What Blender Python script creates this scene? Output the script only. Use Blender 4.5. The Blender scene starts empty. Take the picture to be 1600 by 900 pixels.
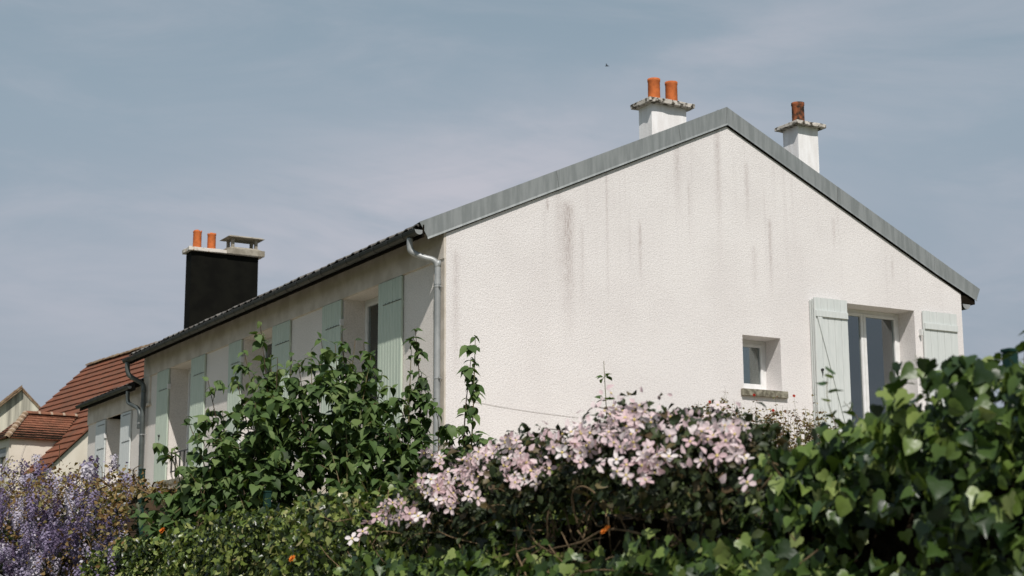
import bpy, math, random
import numpy as np
from mathutils import Vector, Matrix
random.seed(7); rng = np.random.default_rng(7)
scene = bpy.context.scene
COL = scene.collection

# ------------------------------------------------------------------ camera
cd = bpy.data.cameras.new("camera"); cam = bpy.data.objects.new("camera", cd); COL.objects.link(cam)
CP = Vector((-10.041, -19.575, 1.6)); YAW, PITCH, ROLL = 0.5149, 0.1908, -0.0041
F = Vector((math.sin(YAW)*math.cos(PITCH), math.cos(YAW)*math.cos(PITCH), math.sin(PITCH)))
R = Vector((math.cos(YAW), -math.sin(YAW), 0)); U = R.cross(F)
R2 = R*math.cos(ROLL)+U*math.sin(ROLL); U2 = -R*math.sin(ROLL)+U*math.cos(ROLL)
cam.matrix_world = Matrix(((R2.x, U2.x, -F.x, CP.x), (R2.y, U2.y, -F.y, CP.y), (R2.z, U2.z, -F.z, CP.z), (0, 0, 0, 1)))
cd.sensor_width = 36; cd.lens = 36*2564.0/1600; cd.clip_start = .1; cd.clip_end = 3000
cd.dof.use_dof = True; cd.dof.focus_distance = 15.0; cd.dof.aperture_fstop = 5.0
scene.camera = cam
scene.view_settings.view_transform = 'Standard'; scene.view_settings.look = 'None'
scene.view_settings.exposure = 0.0; scene.view_settings.gamma = 1.0

# ------------------------------------------------------------------ sun and sky
TO_SUN = Vector((-1.1, -2.4, 3.05)).normalized()
sl = bpy.data.lights.new("sun", 'SUN'); so = bpy.data.objects.new("sun", sl); COL.objects.link(so)
so.rotation_euler = TO_SUN.to_track_quat('Z', 'Y').to_euler()
sl.energy = 4.2; sl.angle = math.radians(.53); sl.color = (1.0, .95, .905)

class N:
    """small helper round a node tree"""
    def __init__(s, tree): s.t = tree; s.n = tree.nodes; s.l = tree.links
    def new(s, typ, **kw):
        n = s.n.new(typ)
        for k, v in kw.items(): setattr(n, k, v)
        return n
    def put(s, sock, v):
        if hasattr(v, 'is_linked') or isinstance(v, bpy.types.NodeSocket): s.l.new(v, sock)
        elif v is not None:
            if sock.type == 'RGBA' and len(v) == 3: v = (*v, 1)
            sock.default_value = v
    def math(s, op, a, b=None, c=None, clamp=False):
        n = s.new('ShaderNodeMath', operation=op, use_clamp=clamp)
        for i, v in enumerate((a, b, c)):
            if v is not None: s.put(n.inputs[i], v)
        return n.outputs[0]
    def mix(s, fac, a, b, blend='MIX'):
        n = s.new('ShaderNodeMix', data_type='RGBA', blend_type=blend, clamp_factor=True)
        s.put(n.inputs[0], fac); s.put(n.inputs[6], a); s.put(n.inputs[7], b); return n.outputs[2]
    def noise(s, vec, scale, detail=4, rough=.55, out=0, dist=0):
        n = s.new('ShaderNodeTexNoise'); s.put(n.inputs['Vector'], vec)
        n.inputs['Scale'].default_value = scale; n.inputs['Detail'].default_value = detail
        n.inputs['Roughness'].default_value = rough; n.inputs['Distortion'].default_value = dist
        return n.outputs[out]
    def ramp(s, fac, stops):
        n = s.new('ShaderNodeValToRGB'); e = n.color_ramp.elements
        while len(e) < len(stops): e.new(.5)
        for el, (p, c) in zip(e, stops): el.position = p; el.color = (*c, 1) if len(c) == 3 else c
        s.put(n.inputs[0], fac); return n.outputs[0]
    def scaled(s, vec, sc):
        n = s.new('ShaderNodeVectorMath', operation='MULTIPLY'); s.put(n.inputs[0], vec); n.inputs[1].default_value = sc
        return n.outputs[0]
    def sep(s, vec):
        n = s.new('ShaderNodeSeparateXYZ'); s.put(n.inputs[0], vec); return n.outputs
    def smooth(s, v, a, b, lo=0., hi=1.):
        n = s.new('ShaderNodeMapRange', interpolation_type='SMOOTHSTEP'); s.put(n.inputs[0], v)
        for i, x in enumerate((a, b, lo, hi)): n.inputs[i+1].default_value = x
        return n.outputs[0]

world = bpy.data.worlds.new("World"); scene.world = world; world.use_nodes = True
world.node_tree.nodes.clear(); w = N(world.node_tree)
sky = w.new('ShaderNodeTexSky', sky_type='NISHITA'); sky.sun_disc = False
sky.sun_elevation = math.asin(TO_SUN.z); sky.sun_rotation = math.atan2(TO_SUN.x, TO_SUN.y)
sky.air_density = 1.0; sky.dust_density = 2.5; sky.ozone_density = 1.0
tc = w.new('ShaderNodeTexCoord').outputs['Generated']; sx = w.sep(tc)
haze = w.ramp(w.smooth(sx[2], -.05, .9), [(0, (.32, .355, .405)), (.05, (.33, .37, .43)), (.16, (.34, .40, .47)), (.28, (.315, .395, .465)), (.40, (.28, .365, .435)), (1, (.19, .265, .335))])
nl = w.new('ShaderNodeVectorMath', operation='SCALE'); w.put(nl.inputs[0], sky.outputs[0]); nl.inputs[3].default_value = .09
base = w.mix(.88, nl.outputs[0], haze)
def lobe(az, el, wa, we, tilt):
    """soft patch of thin cloud round a compass direction"""
    hor = w.math('ARCTAN2', sx[0], sx[1]); ele = w.math('ARCSINE', sx[2])
    a = w.math('SUBTRACT', hor, az); e = w.math('SUBTRACT', ele, el)
    e = w.math('SUBTRACT', e, w.math('MULTIPLY', a, tilt))
    a = w.math('DIVIDE', a, wa); e = w.math('DIVIDE', e, we)
    return w.math('EXPONENT', w.math('MULTIPLY', w.math('ADD', w.math('MULTIPLY', a, a), w.math('MULTIPLY', e, e)), -1.))
dd = w.math('ADD', sx[2], .25); cv = w.new('ShaderNodeCombineXYZ')
w.put(cv.inputs[0], w.math('DIVIDE', sx[0], dd)); w.put(cv.inputs[1], w.math('DIVIDE', sx[1], dd)); w.put(cv.inputs[2], sx[2])
n1 = w.noise(w.scaled(cv.outputs[0], (1.0, 1.0, 6)), 2.1, 8, .6, dist=.5)
n2 = w.noise(w.scaled(cv.outputs[0], (.5, 1.6, 3)), 7.0, 6, .6)
cl = w.math('ADD', w.math('MULTIPLY', lobe(YAW+.0, .245, .17, .05, .03), 1.25), w.math('MULTIPLY', lobe(YAW+.15, .335, .10, .018, .30), .32))
cl = w.math('ADD', cl, w.math('MULTIPLY', lobe(YAW-.22, .15, .22, .06, .1), .35))
cl = w.math('ADD', cl, w.math('MULTIPLY', w.smooth(n1, .42, .75), .45))
cl = w.math('MULTIPLY', cl, w.smooth(w.math('ADD', w.math('MULTIPLY', n1, .6), w.math('MULTIPLY', n2, .4)), .22, .56))
col = w.mix(w.math('MULTIPLY', cl, .8, clamp=True), base, (.51, .515, .578))
bg = w.new('ShaderNodeBackground'); w.put(bg.inputs[0], col); bg.inputs[1].default_value = 1.0
wo = w.new('ShaderNodeOutputWorld'); w.l.new(bg.outputs[0], wo.inputs[0])

# ------------------------------------------------------------------ materials
def mat(name, c1, c2=None, rough=.6, scale=6., bump=0., bscale=40., metal=0., spec=.4, stretch=None, contrast=(.35, .65), bdist=.01, detail=5):
    m = bpy.data.materials.new(name); m.use_nodes = True; m.node_tree.nodes.clear(); k = N(m.node_tree)
    p = k.new('ShaderNodeBsdfPrincipled'); o = k.new('ShaderNodeOutputMaterial'); k.l.new(p.outputs[0], o.inputs[0])
    p.inputs['Roughness'].default_value = rough; p.inputs['Metallic'].default_value = metal
    p.inputs['Specular IOR Level'].default_value = spec
    g = k.new('ShaderNodeNewGeometry').outputs['Position']
    v = k.scaled(g, stretch) if stretch else g
    if c2: k.put(p.inputs['Base Color'], k.mix(k.smooth(k.noise(v, scale, detail), *contrast), c1, c2))
    else: k.put(p.inputs['Base Color'], c1)
    if bump:
        b = k.new('ShaderNodeBump'); b.inputs['Strength'].default_value = bump; b.inputs['Distance'].default_value = bdist
        k.put(b.inputs['Height'], k.noise(g, bscale, 4, .6)); k.l.new(b.outputs[0], p.inputs['Normal'])
    m['k'] = 1
    return m, k, p, g

def leaf_mat(name, stops, trans=.3, rough=.42, spec=.4, tcol=None, scale=None):
    """leaf colour picked per leaf: attribute rnd (joined leaves) plus the object's own random number (single leaves)"""
    m = bpy.data.materials.new(name); m.use_nodes = True; m.node_tree.nodes.clear(); k = N(m.node_tree)
    p = k.new('ShaderNodeBsdfPrincipled'); o = k.new('ShaderNodeOutputMaterial')
    at = k.new('ShaderNodeAttribute', attribute_name='rnd').outputs['Fac']
    ob = k.new('ShaderNodeObjectInfo').outputs['Random']
    r = k.math('FRACT', k.math('ADD', at, ob)); c = k.ramp(r, stops)
    g = k.new('ShaderNodeNewGeometry').outputs['Position']
    c = k.mix(k.math('MULTIPLY', k.noise(g, 60, 3), .45), c, (.5, .5, .4), 'SOFT_LIGHT')
    k.put(p.inputs['Base Color'], c); p.inputs['Roughness'].default_value = rough; p.inputs['Specular IOR Level'].default_value = spec
    b = k.new('ShaderNodeBump'); b.inputs['Strength'].default_value = .3; b.inputs['Distance'].default_value = .012
    k.put(b.inputs['Height'], k.noise(g, 22, 2)); k.l.new(b.outputs[0], p.inputs['Normal'])
    t = k.new('ShaderNodeBsdfTranslucent'); k.put(t.inputs[0], k.mix(1., c, tcol or (1.0, 1.0, .45), 'MULTIPLY'))
    mx = k.new('ShaderNodeMixShader'); mx.inputs[0].default_value = trans
    k.l.new(p.outputs[0], mx.inputs[1]); k.l.new(t.outputs[0], mx.inputs[2]); k.l.new(mx.outputs[0], o.inputs[0])
    return m

def render_wall(name, base, dirt, streaks=(), relief=1., stains=.38):
    """rough-cast render with rain streaks running down from the verge"""
    m, k, p, g = mat(name, base, rough=.9, spec=.1)
    x, y, z = k.sep(g)
    big = k.noise(g, .9, 5); c = k.mix(k.math('MULTIPLY', k.smooth(big, .35, .7), .25*stains*2), base, dirt)
    vs = k.noise(k.scaled(g, (9, 9, .35)), 1.0, 5, .6)
    high = k.smooth(z, 4.8, 8.4)
    c = k.mix(k.math('MULTIPLY', k.math('MULTIPLY', k.smooth(vs, .52, .78), high), stains), c, dirt)
    grain = k.noise(g, 95, 3, .6)
    for (x0, wd, zt, zb, a) in streaks:
        d = k.math('DIVIDE', k.math('SUBTRACT', k.math('ADD', x, k.math('MULTIPLY', k.math('SUBTRACT', k.noise(g, 2.5, 3), .5), wd*.7)), x0), wd)
        s_ = k.math('EXPONENT', k.math('MULTIPLY', k.math('MULTIPLY', d, d), -1.))
        s_ = k.math('MULTIPLY', s_, k.math('MULTIPLY', k.smooth(z, zt+.08, zt-.12), k.smooth(z, zb, zt-.1, 0, 1)))
        s_ = k.math('MULTIPLY', s_, k.smooth(k.noise(k.scaled(g, (30, 30, 5)), 1.8, 5), .2, .75))
        c = k.mix(k.math('MULTIPLY', s_, a, clamp=True), c, (.30, .235, .215))
    c = k.mix(k.math('MULTIPLY', k.smooth(k.noise(g, 48, 3, .7), .56, .38), .30), c, (dirt[0]*.8, dirt[1]*.8, dirt[2]*.8))
    c = k.mix(k.smooth(k.noise(g, 21, 2, .5), .70, .78, 0, .35), c, dirt)
    k.put(p.inputs['Base Color'], c)
    b = k.new('ShaderNodeBump'); b.inputs['Strength'].default_value = .75*relief; b.inputs['Distance'].default_value = .012
    v = k.new('ShaderNodeTexVoronoi', feature='SMOOTH_F1'); k.put(v.inputs['Vector'], g); v.inputs['Scale'].default_value = 55
    h = k.math('ADD', k.math('MULTIPLY', k.noise(g, 68, 2, .55), .8), k.math('MULTIPLY', v.outputs[0], .35))
    k.put(b.inputs['Height'], h); k.l.new(b.outputs[0], p.inputs['Normal'])
    return m

M = {}
M['gable'] = render_wall('rough_render', (.775, .745, .725), (.49, .445, .435),
    [(1.96, .10, 7.30, 4.8, .8), (1.80, .07, 7.65, 5.6, .3), (5.62, .035, 7.45, 6.0, .65), (4.66, .05, 8.85, 6.3, .55), (3.2, .03, 7.15, 5.9, .6), (2.63, .022, 8.0, 5.0, .45),
     (5.2, .04, 8.3, 7.0, .5), (1.62, .02, 7.32, 7.08, 1.), (3.9, .06, 8.4, 7.1, .45), (.15, .05, 6.4, 3.9, .45), (6.9, .03, 7.6, 6.9, .5), (4.1, .02, 7.9, 6.6, .45),
     (5.3, .05, 7.0, 6.0, .35), (2.2, .03, 7.0, 5.4, .35), (8.1, .03, 7.1, 6.5, .4)])
M['eave'] = render_wall('eave_render', (.75, .705, .655), (.48, .44, .38), [], .8, .35)
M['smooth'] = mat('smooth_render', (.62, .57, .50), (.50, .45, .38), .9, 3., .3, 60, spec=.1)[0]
M['chim_white'] = mat('chimney_render', (.86, .85, .84), (.76, .74, .72), .9, 3., .4, 50, spec=.1, stretch=(3, 3, .6))[0]
M['cream'] = mat('cream_render', (.72, .66, .56), (.64, .58, .48), .9, 1.5, .4, 50, spec=.1)[0]
M['cream_stain'] = mat('stained_cream_render', (.60, .57, .46), (.24, .23, .19), .9, 1.6, .3, 50, spec=.1, stretch=(2.2, 2.2, .12), contrast=(.46, .72))[0]
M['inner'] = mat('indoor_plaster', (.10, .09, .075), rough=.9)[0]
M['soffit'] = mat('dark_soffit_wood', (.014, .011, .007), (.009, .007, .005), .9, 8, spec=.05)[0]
M['zinc'] = mat('weathered_zinc', (.29, .305, .30), (.22, .235, .23), .5, 2.2, .12, 30, metal=.25, spec=.5, stretch=(7, 7, .8))[0]
M['zincdark'] = mat('dull_dark_zinc', (.15, .16, .16), rough=.6)[0]
M['zincpipe'] = mat('zinc_pipe', (.36, .37, .365), (.26, .27, .265), .45, 4., .1, 30, metal=.2, spec=.5)[0]
M['darkpipe'] = mat('dark_zinc_pipe', (.10, .115, .11), (.07, .08, .075), .45, 4., .1, 30, metal=.3, spec=.5)[0]
M['gutter'] = mat('dark_gutter_zinc', (.04, .042, .034), (.022, .024, .018), .5, 3., .1, 30, metal=.1, spec=.3)[0]
M['mint'] = mat('mint_shutter_paint', (.60, .625, .605), (.55, .58, .56), .55, 5., .15, 20, spec=.35, stretch=(6, 6, .6))[0]
M['minteave'] = mat('shaded_shutter_paint', (.50, .565, .47), (.44, .51, .42), .55, 5., .15, 20, spec=.35, stretch=(6, 6, .6))[0]  # mint paint copy, darker and greener: shade tone put into the colour
M['iron'] = mat('dark_iron', (.03, .03, .028), rough=.5, spec=.4)[0]
M['pvc'] = mat('white_window_frame', (.74, .74, .73), (.68, .68, .66), .35, 8, spec=.5)[0]
M['sill'] = mat('mossy_concrete_sill', (.30, .28, .22), (.12, .11, .08), .9, 14, .5, 60, spec=.1)[0]
M['cap'] = mat('lichened_concrete', (.56, .52, .46), (.07, .06, .045), .9, 15, .6, 40, spec=.1, contrast=(.46, .60))[0]
M['caplight'] = mat('pale_stained_concrete', (.62, .58, .52), (.28, .17, .08), .9, 8, .6, 40, spec=.1, contrast=(.54, .68))[0]
M['cowl'] = mat('pale_concrete', (.36, .33, .27), (.24, .215, .17), .9, 7, .4, 40, spec=.1)[0]
M['slate'] = mat('black_chimney_cladding', (.005, .005, .004), (.008, .008, .006), .8, 3, .1, 20, spec=.06)[0]
M['pot'] = mat('terracotta_pot', (.56, .155, .045), (.40, .11, .035), .8, 9, .3, 30, spec=.15)[0]
M['potold'] = mat('sooty_terracotta_pot', (.30, .10, .045), (.05, .032, .022), .85, 9, .4, 30, spec=.15, contrast=(.38, .58))[0]
M['soot'] = mat('soot', (.015, .013, .012), rough=.9)[0]
M['tile'] = mat('brown_roof_tile', (.10, .085, .07), (.19, .18, .16), .7, 5, .4, 30, spec=.3)[0]
M['tilered'] = mat('red_roof_tile', (.225, .088, .05), (.15, .072, .045), .85, 2.2, .35, 14, spec=.15)[0]
M['tilered2'] = mat('orange_roof_tile', (.27, .115, .068), (.17, .082, .05), .85, 5, .35, 14, spec=.15)[0]
M['tilelich'] = mat('lichened_ridge_tile', (.17, .105, .065), (.29, .22, .14), .9, 7, .4, 20, spec=.1)[0]
M['mortar'] = mat('pale_mortar', (.38, .29, .21), rough=.9)[0]
M['curtain'] = mat('grey_net_curtain', (.78, .76, .62), rough=.9, spec=.1)[0]
M['bark'] = mat('brown_bark', (.10, .07, .045), (.055, .04, .028), .9, 25, .5, 60, spec=.1)[0]
M['palebark'] = mat('pale_dry_stem', (.20, .14, .08), (.10, .07, .04), .9, 25, .4, 60, spec=.1)[0]
M['greenstem'] = mat('green_stem', (.09, .12, .035), (.13, .08, .035), .6, 15)[0]
M['post'] = mat('dark_green_fence_paint', (.008, .032, .025), rough=.6, spec=.2)[0]
M['plank'] = mat('brown_board', (.085, .055, .03), (.045, .03, .018), .8, 6, .4, 30, spec=.2)[0]
M['lid'] = mat('weathered_grey_lid', (.26, .235, .18), (.16, .14, .10), .8, 10, .2, 30)[0]
M['grass'] = mat('garden_grass', (.055, .085, .025), (.10, .10, .04), .9, 2.5, .6, 60, spec=.1)[0]
M['bounce_gravel'] = mat('pale_bounce_gravel', (.46, .40, .31), (.36, .31, .24), .95, 30, .6, 150, spec=.1)[0]  # pale and warm so it bounces light onto the shaded wall
M['asphalt'] = mat('asphalt', (.05, .05, .05), (.065, .063, .06), .9, 20, .5, 150, spec=.2)[0]
M['pave'] = mat('pavement_concrete', (.26, .25, .23), (.20, .19, .17), .9, 4, .3, 80, spec=.2)[0]
M['kerb'] = mat('kerb_stone', (.32, .31, .29), (.25, .24, .22), .85, 9, .3, 60, spec=.2)[0]
M['core'] = mat('plant_inner_shade', (.035, .026, .016), (.015, .012, .008), .95, 20, .8, 50, spec=.05, bdist=.03)[0]  # near-black colour standing in for shade deep inside the plants
M['black'] = mat('dark_feathers', (.02, .018, .016), rough=.7)[0]
M['cable'] = mat('grey_cable', (.42, .39, .37), rough=.6)[0]
M['ivy'] = leaf_mat('ivy_leaf', [(0, (.016, .034, .01)), (.3, (.04, .078, .018)), (.55, (.075, .125, .024)), (.78, (.135, .20, .042)), (.93, (.21, .27, .075)), (1, (.28, .32, .12))], .25, .40, .5)
M['hedge'] = leaf_mat('small_hedge_leaf', [(0, (.012, .02, .006)), (.3, (.035, .058, .014)), (.52, (.09, .135, .028)), (.75, (.20, .255, .06)), (.92, (.30, .33, .11)), (1, (.36, .31, .15))], .28, .33, .5)
M['shrub'] = leaf_mat('shrub_leaf', [(0, (.03, .055, .017)), (.4, (.07, .122, .036)), (.8, (.125, .19, .062)), (1, (.18, .24, .09))], .32, .55, .25)
M['clemleaf'] = leaf_mat('clematis_leaf', [(0, (.016, .024, .01)), (.4, (.03, .045, .016)), (.75, (.05, .065, .022)), (.92, (.085, .055, .03)), (1, (.15, .13, .05))], .18, .5, .3)
M['bronze'] = leaf_mat('bronze_young_leaf', [(0, (.08, .04, .016)), (.3, (.19, .11, .04)), (.6, (.27, .185, .075)), (.85, (.21, .19, .07)), (1, (.40, .31, .17))], .3, .6, .2)
M['petal'] = leaf_mat('pink_petal', [(0, (.66, .47, .50)), (.4, (.76, .60, .62)), (.8, (.82, .71, .71)), (1, (.86, .80, .79))], .3, .6, .15, (1, .9, .92))
M['stamen'] = mat('yellow_stamen', (.62, .50, .16), rough=.8)[0]
M['wist'] = leaf_mat('lilac_petal', [(0, (.08, .055, .10)), (.3, (.18, .14, .24)), (.6, (.32, .275, .40)), (.85, (.46, .425, .53)), (1, (.62, .585, .63))], .28, .6, .15, (1, .9, 1))
M['roseleaf'] = leaf_mat('dry_rose_leaf', [(0, (.06, .035, .018)), (.35, (.15, .075, .035)), (.6, (.10, .11, .04)), (.85, (.30, .24, .13)), (1, (.40, .34, .20))], .25, .6, .2)
M['redrose'] = leaf_mat('red_rose_petal', [(0, (.35, .03, .02)), (1, (.50, .06, .03))], .2, .6, .2, (1, .5, .4))
M['orange'] = leaf_mat('orange_petal', [(0, (.60, .17, .02)), (1, (.75, .26, .04))], .2, .6, .2, (1, .7, .4))

def glass_mat(name, refl, tint):
    m = bpy.data.materials.new(name); m.use_nodes = True; m.node_tree.nodes.clear(); k = N(m.node_tree)
    t = k.new('ShaderNodeBsdfTransparent'); t.inputs[0].default_value = (*tint, 1)
    g = k.new('ShaderNodeBsdfGlossy'); g.inputs['Roughness'].default_value = .015; g.inputs[0].default_value = (.9, .95, .95, 1)
    fr = k.new('ShaderNodeFresnel'); fr.inputs[0].default_value = 1.5
    f = k.math('ADD', k.math('MULTIPLY', fr.outputs[0], 1.6), refl, clamp=True)
    mx = k.new('ShaderNodeMixShader'); k.put(mx.inputs[0], f); k.l.new(t.outputs[0], mx.inputs[1]); k.l.new(g.outputs[0], mx.inputs[2])
    o = k.new('ShaderNodeOutputMaterial'); k.l.new(mx.outputs[0], o.inputs[0]); return m
M['glass'] = glass_mat('window_glass', .15, (.72, .76, .72))
M['glassdark'] = glass_mat('shaded_window_glass', .0, (.6, .62, .6))

# red tiles: joints between the tiles of a course, from the object's own coordinates
def tiled(m, width):
    k = N(m.node_tree); p = [n for n in k.n if n.type == 'BSDF_PRINCIPLED'][0]
    src = p.inputs['Base Color'].links[0].from_socket
    at = k.new('ShaderNodeAttribute', attribute_name='rnd').outputs['Fac']
    c = k.mix(k.math('MULTIPLY', at, .55), src, (.17, .065, .038)); k.put(p.inputs['Base Color'], c)
tiled(M['tilered'], .22); tiled(M['tilered2'], .2); 

# ------------------------------------------------------------------ builders
WO = {}
class MB:
    def __init__(s): s.v = []; s.f = []; s.r = []
    def add(s, vs, fs, r=0.):
        o = len(s.v); s.v += [tuple(v) for v in vs]
        for f in fs: s.f.append(tuple(i+o for i in f)); s.r.append(r)
    def hexa(s, p, r=0.):
        s.add(p, [(0, 3, 2, 1), (4, 5, 6, 7), (0, 1, 5, 4), (1, 2, 6, 5), (2, 3, 7, 6), (3, 0, 4, 7)], r)
    def box(s, x0, x1, y0, y1, z0, z1, r=0.):
        s.hexa([(x0, y0, z0), (x1, y0, z0), (x1, y1, z0), (x0, y1, z0), (x0, y0, z1), (x1, y0, z1), (x1, y1, z1), (x0, y1, z1)], r)
    def tube(s, pts, rad, seg=8, cap=True, r=0.):
        pts = [Vector(p) for p in pts]; n = len(pts)
        if not hasattr(rad, '__len__'): rad = [rad]*n
        o = len(s.v); ref = None
        for i, p in enumerate(pts):
            d = (pts[min(i+1, n-1)]-pts[max(i-1, 0)]).normalized()
            if ref is None: ref = d.orthogonal().normalized()
            a = (ref-d*ref.dot(d)).normalized(); ref = a; b = d.cross(a)
            for q in range(seg):
                t = 2*math.pi*q/seg; s.v.append(tuple(p+(a*math.cos(t)+b*math.sin(t))*rad[i]))
        for i in range(n-1):
            for q in range(seg):
                s.f.append((o+i*seg+q, o+i*seg+(q+1) % seg, o+(i+1)*seg+(q+1) % seg, o+(i+1)*seg+q)); s.r.append(r)
        if cap:
            s.f.append(tuple(o+q for q in range(seg))[::-1]); s.r.append(r)
            s.f.append(tuple(o+(n-1)*seg+q for q in range(seg))); s.r.append(r)
    def lathe(s, c, prof, seg=20, r=0.):
        o = len(s.v)
        for (rd, z) in prof:
            for q in range(seg):
                t = 2*math.pi*q/seg; s.v.append((c[0]+rd*math.cos(t), c[1]+rd*math.sin(t), c[2]+z))
        for i in range(len(prof)-1):
            for q in range(seg):
                s.f.append((o+i*seg+q, o+i*seg+(q+1) % seg, o+(i+1)*seg+(q+1) % seg, o+(i+1)*seg+q)); s.r.append(r)
def origin_of(parent): return WO.get(parent.name, Vector((0, 0, 0))) if parent else Vector((0, 0, 0))
def obj(name, mb, m, parent=None, label=None, smooth=False, bevel=0, origin=None, kind=None):
    me = bpy.data.meshes.new(name); v = np.array(mb.v, float)
    lo, hi = v.min(0), v.max(0)
    o = Vector(origin) if origin is not None else Vector(((lo[0]+hi[0])/2, (lo[1]+hi[1])/2, lo[2]))
    v -= np.array(o)
    me.from_pydata(v.tolist(), [], mb.f)
    if any(mb.r):
        a = me.attributes.new('rnd', 'FLOAT', 'FACE'); a.data.foreach_set('value', np.array(mb.r, dtype=np.float32))
    me.update()
    ob = bpy.data.objects.new(name, me); COL.objects.link(ob); me.materials.append(m)
    if smooth: me.shade_smooth()
    ob.parent = parent; ob.location = o-origin_of(parent); WO[ob.name] = o
    if bevel:
        b = ob.modifiers.new('bevel', 'BEVEL'); b.width = bevel; b.segments = 2; b.limit_method = 'ANGLE'
    if label: ob['label'] = label
    if kind: ob['kind'] = kind
    return ob
def thing(name, label, cat, loc, group=None):
    o = bpy.data.objects.new(name, None); COL.objects.link(o); o.location = loc; o.empty_display_size = .3
    o['label'] = label; o['category'] = cat; WO[o.name] = Vector(loc)
    if group: o['group'] = group
    return o
def tag(o, label=None, cat=None, group=None, kind=None):
    for k_, v_ in (('label', label), ('category', cat), ('group', group), ('kind', kind)):
        if v_: o[k_] = v_
    return o
def inst(name, me, parent, mtx):
    """an object of its own that shares mesh data; mtx is in world space, parents are never turned"""
    o = bpy.data.objects.new(name, me); COL.objects.link(o); o.parent = parent
    o.matrix_basis = Matrix.Translation(-origin_of(parent)) @ mtx
    return o
class Frame:
    def __init__(s, O, u, n): s.O = Vector(O); s.u = Vector(u); s.n = Vector(n)
    def pt(s, u, n, z): return s.O+s.u*u+s.n*n+Vector((0, 0, z))
    def box(s, mb, u0, u1, n0, n1, z0, z1, r=0.):
        c = [(u0, n0), (u1, n0), (u1, n1), (u0, n1)]
        p = [s.pt(u, n, z0) for u, n in c]+[s.pt(u, n, z1) for u, n in c]
        if (p[1]-p[0]).cross(p[3]-p[0]).z < 0: p = [p[i] for i in (0, 3, 2, 1, 4, 7, 6, 5)]
        mb.hexa(p, r)
def wall(mb, fr, u0, u1, z0, z1, holes, th, top=None):
    """wall sheet with real openings: outer face, inner face and reveals; top = extra gable polygon points (u,z)"""
    us = sorted({u0, u1, *[h[0] for h in holes], *[h[1] for h in holes]}); zs = sorted({z0, z1, *[h[2] for h in holes], *[h[3] for h in holes]})
    for a, b in zip(us, us[1:]):
        for c, d in zip(zs, zs[1:]):
            if any(h[0] <= a and b <= h[1] and h[2] <= c and d <= h[3] for h in holes): continue
            for n in (0, -th): mb.add([fr.pt(a, n, c), fr.pt(b, n, c), fr.pt(b, n, d), fr.pt(a, n, d)], [(0, 1, 2, 3)])
    for (a, b, c, d) in holes:
        for q in ([(a, c), (b, c)], [(b, c), (b, d)], [(b, d), (a, d)], [(a, d), (a, c)]):
            mb.add([fr.pt(q[0][0], 0, q[0][1]), fr.pt(q[1][0], 0, q[1][1]), fr.pt(q[1][0], -th, q[1][1]), fr.pt(q[0][0], -th, q[0][1])], [(0, 1, 2, 3)])
    if top:
        for n in (0, -th): mb.add([fr.pt(u, n, z) for u, z in top], [tuple(range(len(top)))])

# ------------------------------------------------------------------ ground and street
def hgt(x, y):
    t = min(max((x+6.9)/6.2, 0), 1); t = t*t*(3-2*t)
    q = min(max((y+14)/11, 0), 1); q = q*q*(3-2*q)
    return .15+3.1*t*(q if x > -5 else max(q, .3)) if x > -7.05 else 0.
g = MB(); xs = [-900, -200, -60, -30, -14, -9, -7.3, -7.05, -6.9, -6.4, -5.8, -5.2, -4.6, -4, -3.2, -2.4, -1.6, -.8, 0, 6, 14, 30, 80, 300, 900]
ys = [-900, -200, -60, -30, -22, -18, -14, -12, -10, -8, -6, -4, -2, 0, 2, 4, 8, 14, 20, 30, 60, 200, 900]
for y in ys:
    for x in xs: g.v.append((x, y, (hgt(x, y) if x > -6.95 else 0)-.02*(x < -6.95)))
for j in range(len(ys)-1):
    for i in range(len(xs)-1):
        a = j*len(xs)+i; g.f.append((a, a+1, a+1+len(xs), a+len(xs))); g.r.append(0)
tag(obj('ground', g, M['grass']), kind='structure')
g = MB(); tx = [-4, -3.2, -2.4, -1.6, -.8, 0, 6, 14]; ty = [-4, -2, 0, 2, 4, 8, 14, 20]
for y in ty:
    for x in tx: g.v.append((x, y, hgt(x, y)+.012))
for j in range(7):
    for i in range(7):
        if ty[j] >= 0 and tx[i] >= 0: continue
        a = j*8+i; g.f.append((a, a+1, a+9, a+8)); g.r.append(0)
tag(obj('bounce_terrace', g, M['bounce_gravel']), kind='structure')  # unseen pale ground added to bounce warm light under the eaves
g = MB(); g.add([(-14.5, -400, -.004), (-8.9, -400, -.004), (-8.9, 400, -.004), (-14.5, 400, -.004)], [(0, 1, 2, 3)])
tag(obj('road', g, M['asphalt']), kind='structure')
g = MB(); g.box(-8.76, -7.2, -400, 400, -.02, .12); tag(obj('pavement', g, M['pave']), kind='structure')
g = MB()
for i in range(60): g.box(-8.9, -8.762, -40+i, -39.012+i, -.02, .124)
tag(obj('kerb', g, M['kerb']), kind='structure')

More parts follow.
